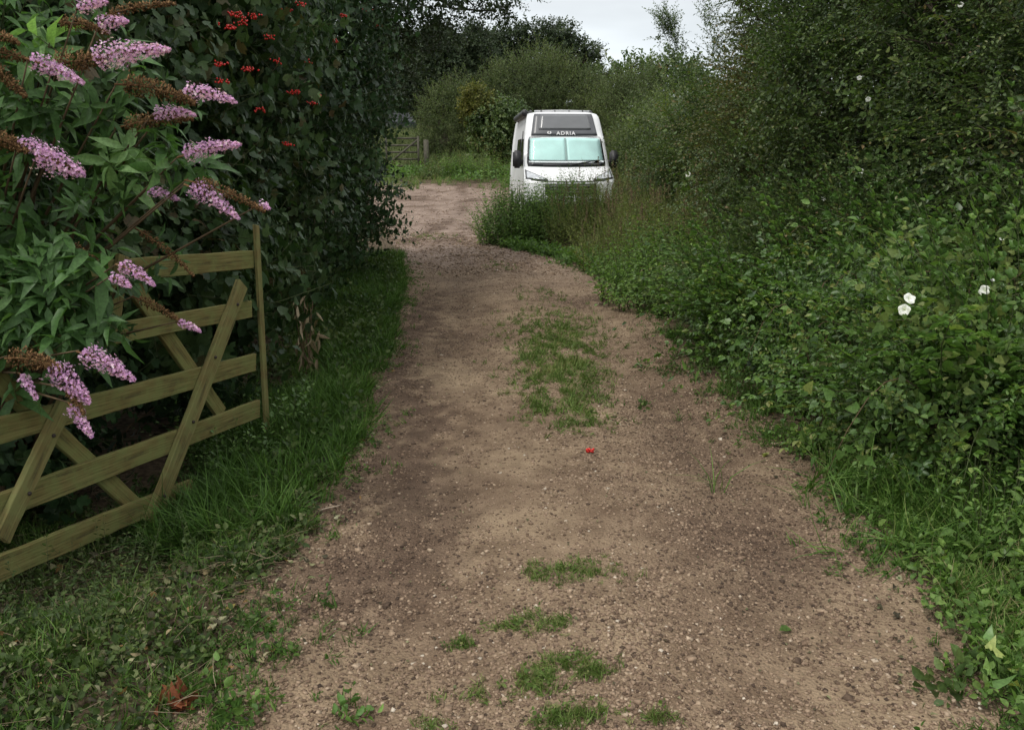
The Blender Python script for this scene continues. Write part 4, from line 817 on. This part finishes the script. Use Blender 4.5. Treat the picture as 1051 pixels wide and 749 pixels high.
def sprig(name, px, py, label, kind, lm, n, size, spread, flat=.2, cat='sprig'):
    p = pt_ground(px, py); p[2] = float(ground(p[0], p[1])); a = Acc(); th = rs.rand(n)*6.28; D = np.stack([np.cos(th), np.sin(th)*.8, flat*rs.rand(n)], 1)
    foliage(a, kind, np.stack([rs.randn(n)*spread, rs.randn(n)*spread*.6, .01+0*th], 1), norm(D), size, np.full(n, .45), .3); tag(link(name, a.mesh(name, [LM[lm], M_BROWNSTEM]), None, p), label, cat)
sprig('leafy_sprig', 653, 413, 'small green sprig lying on the lane right of the grass strip', 'low', 'hedge', 6, .7, .03)
sprig('leafy_sprig', 342, 738, 'green leafy sprig on the gravel at the bottom left', 'low', 'bramble', 7, .7, .02)
sprig('leafy_sprig', 236, 722, 'dark green leaves at the lane edge beside the rust brown leaves', 'low', 'bramble', 9, .8, .03)
sprig('fallen_branch', 690, 380, 'dark drooping leafy twig on the gravel below the jutting bramble', 'hedge', 'hedge', 30, .5, .15, .35, cat='branch')
sprig('leafy_sprig', 985, 700, 'dark leaf clump at the right lane edge in the foreground', 'low', 'hedge', 14, .9, .05)
sprig('leafy_sprig', 470, 660, 'tiny green weed growing alone on the gravel left of centre', 'low', 'bright', 5, .3, .01)
# rust leaves: a crumpled heap
p = pt_ground(185, 726); p[2] = float(ground(p[0], p[1])); a = Acc(); n = 13; Pq = rs.randn(n, 3)*np.array([.03, .025, .012])+np.array([0, 0, .03]); a.add(LF[3], frames(np.array([0, -.3, .6])+rs.randn(n, 3)*.7)*(.05+.02*rs.rand(n))[:, None, None], Pq, rs.rand(n), .1)
tag(link('rust_leaf_heap', a.mesh('rust_leaf_heap', [LM['rust']]), None, p), 'crumpled rust brown leaves at the bottom left lane edge', 'dead leaves')
# fallen red berries
p = pt_ground(604, 469); p[2] = float(ground(p[0], p[1])); a = Acc(); n = 15; Pq = np.abs(rs.randn(n, 3))*np.array([.020, .018, .010])+np.array([-.01, 0, .005]); a.add(BER, np.tile(np.eye(3), (n, 1, 1))*1.15, Pq, np.full(n, .5))
tag(link('berry_sprig', a.mesh('berry_sprig', [M_BERRY], True), None, p), 'small bunch of red berries lying in the middle of the lane', 'berries')
p = pt_ground(337, 524); p[2] = float(ground(p[0], p[1])); tag(link('pale_twig', tubes_mesh('pale_twig', [(np.array([(-.05, -.02, .012), (-.01, .0, .02), (.03, .03, .016), (.05, .07, .01)]), [.003, .003, .0025, .002])], plain('peeled_twig', (.42, .34, .25), .7), 5), None, p), 'short pale bent twig at the left edge of the lane', 'twig')

# ------------------------------------------------------------------ the van
VX, VY, YAW = 1.31, 18.75, R(3.4)
VZ = float(lift(VY))-.04
van = empty('campervan', (VX, VY, VZ), 'white camper van with pale window blinds parked behind the weeds', 'van'); van.rotation_euler = (0, 0, YAW)
M_WHITE = plain('white_van_paint', (.66, .67, .675), .28, 0, .5, .06, 1.6)
M_BLK = plain('black_plastic', (.022, .022, .024), .5, 0, .4, .15, 15.)
M_GREY = plain('grey_roof_cap', (.075, .078, .085), .35, 0, .5, .12, 4.)
M_DGLASS = plain('dark_glass', (.018, .02, .022), .08, 0, .6)
M_BLIND = plain('pale_blind', (.60, .84, .81), .4, .0, .4, .09, 3., .5)
M_LAMP = plain('lamp_glass', (.42, .44, .46), .12, .3, .6, .3, 25.)
M_TYRE = plain('tyre_rubber', (.02, .02, .02), .85, 0, .2, .2, 30.)
M_RIM = plain('wheel_rim', (.35, .36, .38), .35, .8)
M_LETTER = plain('white_letters', (.6, .6, .6), .4)
# side profile: (distance back from the nose, height)
PROF = [(.10, .28), (.02, .40), (0, .62), (.02, .95), (.06, 1.06), (.25, 1.17), (.60, 1.32), (.80, 1.38), (1.28, 2.03), (1.36, 2.06), (1.72, 2.57), (1.90, 2.63), (2.6, 2.66), (5.6, 2.64), (5.92, 2.55), (5.99, 1.5), (5.99, .45), (5.9, .30)]
def halfw(z): return float(np.interp(z, [.28, .6, 1.0, 1.35, 2.1, 2.5, 2.66], [.98, 1.025, 1.025, 1.0, .925, .86, .80]))
def nose_round(uu, s): return .34*(1-math.sqrt(max(0, 1-(abs(uu)**2.6)*.75)))*max(0, 1-s/2.6)*1.35
def surf(uu, s, z, proud=0.): return (uu*halfw(z), s+nose_round(uu, s)-proud, z)
def van_body():
    bm = bmesh.new(); us = np.linspace(-1, 1, 17)
    rows = []
    P = []
    for i in range(len(PROF)-1):
        (s0, z0), (s1, z1) = PROF[i], PROF[i+1]; k = 4 if s1-s0 > .4 or abs(z1-z0) > .4 else 2
        for j in range(k): P.append((s0+(s1-s0)*j/k, z0+(z1-z0)*j/k))
    P.append(PROF[-1])
    for s, z in P: rows.append([bm.verts.new(surf(q, s, z-.05*(abs(q)**6)*(z > 2.5))) for q in us])
    for i in range(len(rows)-1):
        for j in range(16): bm.faces.new([rows[i][j], rows[i][j+1], rows[i+1][j+1], rows[i+1][j]])
    for j in range(16): bm.faces.new([rows[-1][j], rows[-1][j+1], rows[0][j+1], rows[0][j]])
    for j in (0, 16):
        f = bm.faces.new([r[j] for r in rows]); bmesh.ops.triangulate(bm, faces=[f])
    bmesh.ops.recalc_face_normals(bm, faces=bm.faces)
    for f in bm.faces: f.smooth = abs(f.normal.x) < .9
    me = bpy.data.meshes.new('body'); bm.to_mesh(me); bm.free(); me.materials.append(M_WHITE); return me
link('body', van_body(), van)
def profile_at(z):                            # front surface distance at height z
    pz = [p[1] for p in PROF[:11]]; ps = [p[0] for p in PROF[:11]]; return float(np.interp(z, pz, ps))
def panel(name, u0, u1, zb, zt, m, parent, proud=.004, nz=8, nu=14, inset=None, th=.02, shrink=0., corner=0.):
    bm = bmesh.new(); R_ = []
    for i in range(nz+1):
        row = []
        for j in range(nu+1):
            uu = u0+(u1-u0)*j/nu; t = i/nz
            b_, t_ = (zb(uu) if callable(zb) else zb), (zt(uu) if callable(zt) else zt); z = b_+(t_-b_)*t
            k = 1-shrink*t
            if corner: k *= 1-corner*(abs(2*t-1)**10)
            x, y_, z_ = surf(uu*k if u0 < 0 < u1 else uu, profile_at(z), z)
            row.append(bm.verts.new((x, y_-proud, z_+proud*.5)))
        R_.append(row)
    fs = [bm.faces.new([R_[i][j], R_[i][j+1], R_[i+1][j+1], R_[i+1][j]]) for i in range(nz) for j in range(nu)]
    ex = bmesh.ops.extrude_face_region(bm, geom=fs); bmesh.ops.translate(bm, vec=(0, th, -.004), verts=[q for q in ex['geom'] if isinstance(q, bmesh.types.BMVert)])
    bmesh.ops.recalc_face_normals(bm, faces=bm.faces)
    for f in bm.faces: f.smooth = True
    me = bpy.data.meshes.new(name); bm.to_mesh(me); bm.free(); me.materials.append(m); return link(name, me, parent)
ws = panel('windscreen', -.92, .92, lambda u: 1.375-.02*(1-u*u), lambda u: 2.03+.02*(1-u*u), M_DGLASS, van, .012, corner=.03)
for s in (-1, 1):
    lo, hi = (-.875, -.022) if s < 0 else (.022, .875)
    panel('window_blind', lo, hi, lambda u: 1.455+.02*u*u, lambda u: 1.99+.02*(1-u*u), M_BLIND, ws, .022, th=.006)
panel('blind_gap', -.020, .020, 1.46, 2.0, plain('grey_post', (.30, .40, .39), .5), ws, .021, nu=2, th=.006)
gm = bpy.data.materials.new('screen_glass'); gm.use_nodes = True; gt = gm.node_tree; gt.nodes.clear()
go_ = gt.nodes.new('ShaderNodeOutputMaterial'); gx = gt.nodes.new('ShaderNodeMixShader'); g1 = gt.nodes.new('ShaderNodeBsdfTransparent'); g2 = gt.nodes.new('ShaderNodeBsdfGlossy'); g2.inputs['Roughness'].default_value = .04; fr = gt.nodes.new('ShaderNodeFresnel'); fr.inputs[0].default_value = 1.28
g1.inputs[0].default_value = (.95, .98, .975, 1); gt.links.new(fr.outputs[0], gx.inputs[0]); gt.links.new(g1.outputs[0], gx.inputs[1]); gt.links.new(g2.outputs[0], gx.inputs[2]); gt.links.new(gx.outputs[0], go_.inputs[0])
panel('glass', -.88, .88, lambda u: 1.44+.01*u*u, lambda u: 2.0+.02*(1-u*u), gm, ws, .034, th=.004)
# grey roof cap with skylight and lettering
panel('roof_cap', -.84, .84, 2.065, 2.565, M_GREY, van, .02, shrink=.03)
panel('roof_window', -.66, .70, 2.20, 2.54, plain('tinted_skylight', (.13, .135, .14), .2, 0, .5, .1, 3.), van, .032, shrink=.04, th=.01)
fc = bpy.data.curves.new('lettering', 'FONT'); fc.body = 'ADRIA'; fc.size = .128; fc.extrude = .002; fc.align_x = 'CENTER'; fc.space_character = 1.25; fc.offset = .003
tmp = bpy.data.objects.new('tmp', fc); C.objects.link(tmp); bpy.context.view_layer.update()
lm_ = bpy.data.meshes.new_from_object(tmp.evaluated_get(bpy.context.evaluated_depsgraph_get())); lm_.name = 'lettering'; bpy.data.objects.remove(tmp)
lm_.materials.clear(); lm_.materials.append(M_LETTER)
lt = link('lettering', lm_, van, (.03, profile_at(2.09)-.05, 2.085)); lt.rotation_euler = (R(60), 0, 0)
bm = bmesh.new()                               # emblem left of the letters: a round badge with a cut
for k in range(20):
    a0, a1 = 2*math.pi*k/20, 2*math.pi*(k+1)/20
    if k in (4, 5, 14): continue
    bm.faces.new([bm.verts.new((r_*math.cos(t_), r_*math.sin(t_)*.8, 0)) for r_, t_ in ((.05, a0), (.05, a1), (.022, a1), (.022, a0))])
bmesh.ops.remove_doubles(bm, verts=bm.verts, dist=.0005); me = bpy.data.meshes.new('emblem'); bm.to_mesh(me); bm.free(); me.materials.append(M_LETTER)
em = link('emblem', me, van, (-.36, profile_at(2.13)-.06, 2.135)); em.rotation_euler = (R(60), 0, 0)
# bumper, grille, headlights
panel('bumper', -.99, .99, .30, .60, M_BLK, van, .02)
panel('grille', -.56, .56, .76, 1.0, M_BLK, van, .012)
for z in (.80, .86, .93): panel('grille_bar', -.46, .46, z, z+.022, plain('grey_trim', (.16, .16, .17), .4), van, .026, nz=2, th=.01)
panel('lower_bonnet_gap', -.86, .86, lambda u: 1.03+.05*u*u, lambda u: 1.05+.05*u*u, M_BLK, van, .006, nz=2)
panel('number_plate', -.26, .26, .50, .59, plain('plate', (.7, .7, .66), .4), van, .03, nz=2, th=.01)
for s in (-1, 1):
    a_, b_ = (.50, .97)
    h_ = panel('headlight', *((-b_, -a_) if s < 0 else (a_, b_)), lambda u: 1.06+.10*(abs(u)-.5), lambda u: 1.10+.42*(abs(u)-.5), M_BLK, van, .014)
    panel('lamp_lens', *((-.945, -.56) if s < 0 else (.56, .945)), lambda u: 1.075+.10*(abs(u)-.5), lambda u: 1.09+.41*(abs(u)-.5), M_LAMP, h_, .024, th=.008)
def rbox(name, size, loc, m, parent, bev=.02, rot=(0, 0, 0)):
    bm = bmesh.new(); bmesh.ops.create_cube(bm, size=1); bmesh.ops.scale(bm, vec=size, verts=bm.verts); bmesh.ops.bevel(bm, geom=bm.edges[:], offset=bev, segments=3, affect='EDGES')
    for f in bm.faces: f.smooth = True
    me = bpy.data.meshes.new(name); bm.to_mesh(me); bm.free(); me.materials.append(m); o = link(name, me, parent, loc); o.rotation_euler = rot; return o
for s in (-1, 1):
    mi_ = rbox('wing_mirror', (.20, .14, .40), (s*1.13, 1.10, 1.53), M_BLK, van, .04); rbox('mirror_arm', (.12, .07, .10), (-s*.10, .02, -.06), M_BLK, mi_, .015)
    rbox('mirror_glass', (.15, .006, .33), (0, .072, 0), M_DGLASS, mi_, .002)
# wipers
for p0, p1 in (((.10, 1.40), (.74, 1.50)), ((-.55, 1.385), (.05, 1.40))):
    q0 = surf(p0[0], profile_at(p0[1]), p0[1]); q1 = surf(p1[0], profile_at(p1[1]), p1[1]); link('wiper', tubes_mesh('wiper', [(np.array([q0, (np.array(q0)+q1)/2, q1])-np.array([0, .075, -.01]), [.018, .016, .010])], M_BLK, 5), van)
# side windows, roof bars, awning, wheels
def side_quad(name, s, pts, m, off=.006):
    bm = bmesh.new(); vs_ = [bm.verts.new((s*(halfw(z)+off), y_, z)) for y_, z in pts]; f = bm.faces.new(vs_); ex = bmesh.ops.extrude_face_region(bm, geom=[f]); bmesh.ops.translate(bm, vec=(-s*.02, 0, 0), verts=[q for q in ex['geom'] if isinstance(q, bmesh.types.BMVert)]); bmesh.ops.recalc_face_normals(bm, faces=bm.faces)
    me = bpy.data.meshes.new(name); bm.to_mesh(me); bm.free(); me.materials.append(m); return link(name, me, van)
for s in (-1, 1):
    side_quad('side_window', s, [(1.22, 1.38), (2.2, 1.38), (2.2, 2.0), (1.62, 2.0), (1.40, 1.75)], M_DGLASS)
    side_quad('side_window', s, [(2.6, 1.5), (3.7, 1.5), (3.7, 2.02), (2.6, 2.02)], M_DGLASS)
    side_quad('door_seam', s, [(2.32, .5), (2.335, .5), (2.335, 2.2), (2.32, 2.2)], M_BLK, .003)
    rl = link('roof_bar', tubes_mesh('roof_bar', [(np.array([(s*.72, 1.95, 2.62), (s*.72, 2.3, 2.67), (s*.72, 5, 2.69), (s*.72, 5.3, 2.66)]), [.02, .022, .022, .02])], M_BLK, 6), van)
link('roof_rack_bar', tubes_mesh('roof_rack_bar', [(np.array([(-.66, 1.98, 2.645), (0, 1.98, 2.66), (.66, 1.98, 2.645)]), [.022, .022, .022])], plain('pale_metal', (.55, .56, .57), .4), 6), van)
for x_ in (-.5, -.17, .17, .5): rbox('roof_clip', (.03, .05, .05), (x_, 1.96, 2.64), M_BLK, van, .006)
aw = link('awning', tubes_mesh('awning', [(np.array([(-.88, 2.0, 2.60), (-.88, 2.1, 2.61), (-.88, 5.2, 2.61), (-.88, 5.3, 2.60)]), [.07, .085, .085, .07])], M_BLK, 10), van)
for s in (-1, 1):
    for y_ in (.98, 4.95):
        wv = empty('wheel', (0, 0, 0), None, None); wv.parent = van; wv.location = (s*.90, y_, .345)
        bm = bmesh.new()
        prof = [(.20, -.10), (.30, -.115), (.335, -.095), (.345, -.05), (.345, .05), (.335, .095), (.30, .115), (.20, .10)]; k = 28
        rg = [[bm.verts.new((x_, r_*math.cos(2*math.pi*j/k), r_*math.sin(2*math.pi*j/k))) for j in range(k)] for r_, x_ in prof]
        for i_ in range(len(prof)-1):
            for j in range(k): bm.faces.new([rg[i_][j], rg[i_][(j+1) % k], rg[i_+1][(j+1) % k], rg[i_+1][j]])
        for f in bm.faces: f.smooth = True
        me = bpy.data.meshes.new('tyre'); bm.to_mesh(me); bm.free(); me.materials.append(M_TYRE); link('tyre', me, wv)
        bm = bmesh.new(); bmesh.ops.create_cone(bm, cap_ends=True, segments=20, radius1=.205, radius2=.19, depth=.17); bmesh.ops.rotate(bm, cent=(0, 0, 0), matrix=Matrix.Rotation(math.pi/2, 3, 'Y'), verts=bm.verts)
        me = bpy.data.meshes.new('rim'); bm.to_mesh(me); bm.free(); me.materials.append(M_RIM); link('rim', me, wv)
        # dark wheel arch
        bm = bmesh.new(); k = 18; ring = [(.42*math.cos(math.pi*j/k), .345+.42*math.sin(math.pi*j/k)) for j in range(k+1)]
        vs_ = [bm.verts.new((s*(halfw(z_)+.004), y_+yy_, max(z_, .29))) for yy_, z_ in ring]; bm.faces.new(vs_)
        me = bpy.data.meshes.new('wheel_arch'); bm.to_mesh(me); bm.free(); me.materials.append(M_BLK); link('wheel_arch', me, van)

# ------------------------------------------------------------------ beyond the gravel: gate, bushes, trees, car
fgY = 32.; fb = at(418, 178, fgY); fb[2] = float(ground(fb[0], fb[1]))
fg = empty('field_gate', fb, 'small grey field gate at the far side of the open gravel', 'gate')
M_GW = plain('grey_gate_wood', (.075, .07, .052), .85, 0, .2, .3, 12.)
x0, x1 = at(396, 170, fgY)[0]-fb[0], at(431, 170, fgY)[0]-fb[0]
for z in (.2, .45, .7, .95, 1.2): rbox('rail', (x1-x0, .03, .07), ((x0+x1)/2, 0, z), M_GW, fg, .006)
rbox('stile', (.08, .05, 1.2), (x0+.04, -.04, .68), M_GW, fg, .006); rbox('stile', (.08, .05, 1.2), (x1-.04, -.04, .68), M_GW, fg, .006)
bl = math.hypot(x1-x0, 1.0); rbox('brace', (bl*.96, .03, .07), ((x0+x1)/2, -.04, .7), M_GW, fg, .006, (0, -math.atan2(1.0, x1-x0), 0))
pz = float(ground(fb[0]+x1+.25, fgY)); po = link('gate_post', rbox('gate_post', (.18, .18, 1.3), (0, 0, 0), M_GW, None, .02).data); bpy.data.objects.remove([o for o in C.objects if o.name.startswith('gate_post') and o is not po][0])
po.name = 'gate_post'; po.location = (fb[0]+x1+.25, fgY, pz+.5); tag(po, 'stout grey wooden post beside the far field gate', 'post')

def clump(name, label, cat, base, Y, spec, n, kind, lm, scale, group, trunk=True, seed=0, tr=.12, out=.9, upb=.3, shell=.45, back=.6):
    blobs = [(*at(px, py, Y+dy), r/F_PX*Y) for px, py, r, dy in spec]
    bz = float(ground(*base)); b0 = np.array([base[0], base[1], bz]); o = empty(name, b0, label, cat, group)
    P, d = blob_pts(blobs, n, shell, back); D = norm(d*out+np.array([0, 0, upb])+rs.randn(len(P), 3)*.45); a = Acc(); foliage(a, kind, P-D*.2, D, scale, tone_at(P, .7, .55, seed))
    link('crown' if trunk else 'foliage', under(a.mesh('crown', [lm, M_BARK]), b0), o)
    lines = []; c = np.mean([b[:3] for b in blobs], axis=0); fork = b0+(c-b0)*.45
    lines.append((wob(b0-np.array([0, 0, .1]), fork, 6, .03), np.linspace(tr, tr*.7, 6)))
    for b in blobs:
        lines.append((wob(fork, b[:3], 6, .05), np.linspace(tr*.5, tr*.1, 6)))
        for k in range(3): lines.append((wob(np.array(b[:3]), np.array(b[:3])+norm(rs.randn(3))*b[3]*.8, 4, .06), np.linspace(tr*.12, tr*.04, 4)))
    link('trunk' if trunk else 'stem', under(tubes_mesh('trunk', lines, M_BARK, 6), b0), o); return o
GT = 'trees beyond the gravel'
def bx(px, Y): return (at(px, 165, Y)[0], Y)
clump('oak_tree', 'tall dark oak against the sky behind the van', 'tree', bx(548, 46), 46., [(522, 40, 14, 0), (545, 38, 12, 0), (565, 36, 13, 1), (582, 40, 11, 0), (598, 52, 9, 0), (611, 57, 7, 0), (572, 58, 14, 0), (548, 64, 18, 0), (520, 64, 20, 0), (498, 50, 18, 2), (560, 84, 20, 0), (530, 92, 22, 0), (500, 84, 20, 0), (590, 84, 12, 0), (606, 96, 14, 0), (580, 62, 8, -1)], 3000, 'oak', LM['oak'], .85, GT, seed=51, tr=.4, shell=.5)
clump('broadleaf_tree', 'dark mid distance tree between the overhanging tree and the oak', 'tree', bx(455, 40), 40., [(440, 66, 24, 0), (468, 64, 22, 0), (488, 44, 14, 0), (452, 48, 18, 0), (432, 90, 24, 0), (470, 92, 26, 0), (420, 66, 24, 2), (494, 66, 14, 0), (400, 80, 30, 3)], 3000, 'oak', LM['oak'], .8, GT, seed=52, tr=.3, shell=.5)
GF = 'bushes behind the gravel'
clump('willow_bush', 'feathery grey green bush behind the far gate post', 'bush', bx(460, 35), 35., [(455, 120, 26, 0), (465, 145, 26, 0), (445, 140, 18, 0), (475, 105, 20, 0), (490, 150, 24, 0)], 1300, 'willow', LM['willow'], 1., GF, False, 53, .06, .7, .7)
clump('yellow_bush', 'bush with a yellow green top left of the van', 'bush', bx(492, 34), 34., [(488, 103, 13, -1), (500, 112, 10, -1), (483, 115, 8, -1)], 360, 'oak', LM['yellow'], .6, GF, False, 54, .06)
clump('willow_bush', 'broad olive bush directly behind the van roof', 'bush', bx(560, 36), 36., [(530, 95, 32, 0), (560, 92, 32, 0), (590, 100, 28, 0), (520, 130, 34, 0), (550, 140, 34, 0), (585, 135, 34, 0), (610, 120, 24, 0), (615, 150, 30, 0), (550, 70, 18, 1), (500, 130, 22, 0)], 3200, 'willow', LM['willow'], 1.05, GF, False, 55, .1, .7, .6)
clump('willow_bush', 'pale bush between the van and the right hedge', 'bush', bx(640, 33), 33., [(630, 115, 24, 0), (650, 110, 26, 0), (640, 145, 28, 0), (665, 130, 28, 0), (628, 98, 14, 0), (660, 92, 16, 0)], 1300, 'willow', LM['willow'], 1., GF, False, 56, .08, .7, .6)
clump('dark_bush', 'dark shaded bush left of the van behind the grass bank', 'bush', bx(505, 33), 33., [(505, 130, 20, 0), (515, 150, 20, 0), (500, 155, 16, 0), (522, 125, 18, 0)], 900, 'oak', LM['hedge'], .75, GF, False, 57, .06)
GD_ = 'distant trees past the field'
clump('dark_tree', 'darkest distant tree above the parked car', 'tree', bx(415, 72), 72., [(400, 95, 30, 0), (425, 90, 28, 0), (412, 70, 28, 0), (440, 105, 24, 0), (450, 75, 30, 0), (385, 110, 30, 0), (360, 90, 40, 0)], 1800, 'oak', LM['oak'], 2., GD_, seed=58, tr=.35)
clump('dark_tree', 'distant tree closing the view behind the oak', 'tree', bx(560, 70), 70., [(520, 110, 40, 0), (580, 100, 36, 0), (620, 105, 30, 0), (650, 100, 28, 0), (480, 100, 40, 0), (690, 100, 34, 0), (550, 135, 40, 0)], 2400, 'oak', LM['hedge'], 2., GD_, seed=59, tr=.35)
for k, (px, Y, r_, h_, kd, lm, lab) in enumerate(((465, 30.2, .7, .8, 'nettle', 'nettle', 'low leafy weeds on the grass bank right of the far gate'), (502, 29.8, .9, .9, 'nettle', 'nettle', 'leafy weeds on the grass bank nearest the left side of the van'), (445, 29.4, .45, .6, 'nettle', 'hedge', 'round dark weed clump in front of the far gate post'), (480, 31, .9, 1.0, 'weed', 'weed', 'rusty dry weeds on the grass bank between the leafy ones'))):
    X_ = at(px, 170, Y)[0]; herb('bank_weed', lab, 'weeds', X_, Y, r_, r_*.6, h_, 110, kd, LM[lm], 1.1, 'weeds on the far grass bank', 60+k)
# parked car in the shade under the distant trees
cx_ = at(411, 130, 58.)[0]; cb = (cx_, 58., float(ground(cx_, 58.))); car = empty('parked_car', cb, 'dark car half hidden in the shade above the far field', 'car'); car.rotation_euler = (0, 0, R(14))
M_CAR = plain('dark_car_paint', (.02, .024, .03), .45, 0, .25)
def loft(name, secs, m, parent):
    bm = bmesh.new(); rws = []
    for (y_, w_, z0, z1, wt) in secs: rws.append([bm.verts.new(q) for q in ((-w_, y_, z0), (-w_, y_, (z0+z1)/2), (-wt, y_, z1), (wt, y_, z1), (w_, y_, (z0+z1)/2), (w_, y_, z0))])
    for i in range(len(rws)-1):
        for j in range(6): bm.faces.new([rws[i][j], rws[i][(j+1) % 6], rws[i+1][(j+1) % 6], rws[i+1][j]])
    bm.faces.new(rws[0]); bm.faces.new(rws[-1][::-1]); bmesh.ops.recalc_face_normals(bm, faces=bm.faces); bmesh.ops.bevel(bm, geom=bm.edges[:], offset=.03, segments=2, affect='EDGES')
    me = bpy.data.meshes.new(name); bm.to_mesh(me); bm.free(); me.materials.append(m); return link(name, me, parent)
loft('body', [(-2.1, .78, .35, .75, .7), (-1.9, .86, .25, .85, .8), (-.9, .88, .22, .98, .82), (1.6, .88, .22, 1.0, .82), (2.1, .82, .3, .95, .75)], M_CAR, car)
loft('cabin', [(-.95, .8, .95, 1.0, .76), (-.35, .78, .95, 1.42, .60), (.9, .78, .95, 1.47, .60), (1.7, .76, .95, 1.05, .7)], plain('shaded_glass', (.02, .022, .025), .5, 0, .2), car)
loft('roof', [(-.35, .62, 1.40, 1.46, .58), (.3, .64, 1.42, 1.50, .6), (.95, .62, 1.42, 1.48, .58)], plain('dark_roof', (.05, .055, .065), .6, 0, .15), car)
for s in (-1, 1):
    rbox('headlight', (.3, .06, .14), (s*.58, -2.02, .68), M_LAMP, car, .02); rbox('tail_light', (.1, .05, .3), (s*.78, 2.1, .75), plain('red_lamp', (.4, .02, .02), .3), car, .01)
    for y_ in (-1.35, 1.3):
        bm = bmesh.new(); bmesh.ops.create_cone(bm, cap_ends=True, segments=18, radius1=.31, radius2=.31, depth=.2); bmesh.ops.rotate(bm, cent=(0, 0, 0), matrix=Matrix.Rotation(math.pi/2, 3, 'Y'), verts=bm.verts); bmesh.ops.bevel(bm, geom=[e_ for e_ in bm.edges if e_.calc_face_angle(0) > 1], offset=.04, segments=2, affect='EDGES')
        me = bpy.data.meshes.new('wheel'); bm.to_mesh(me); bm.free(); me.materials.append(M_TYRE); link('wheel', me, car, (s*.80, y_, .31))
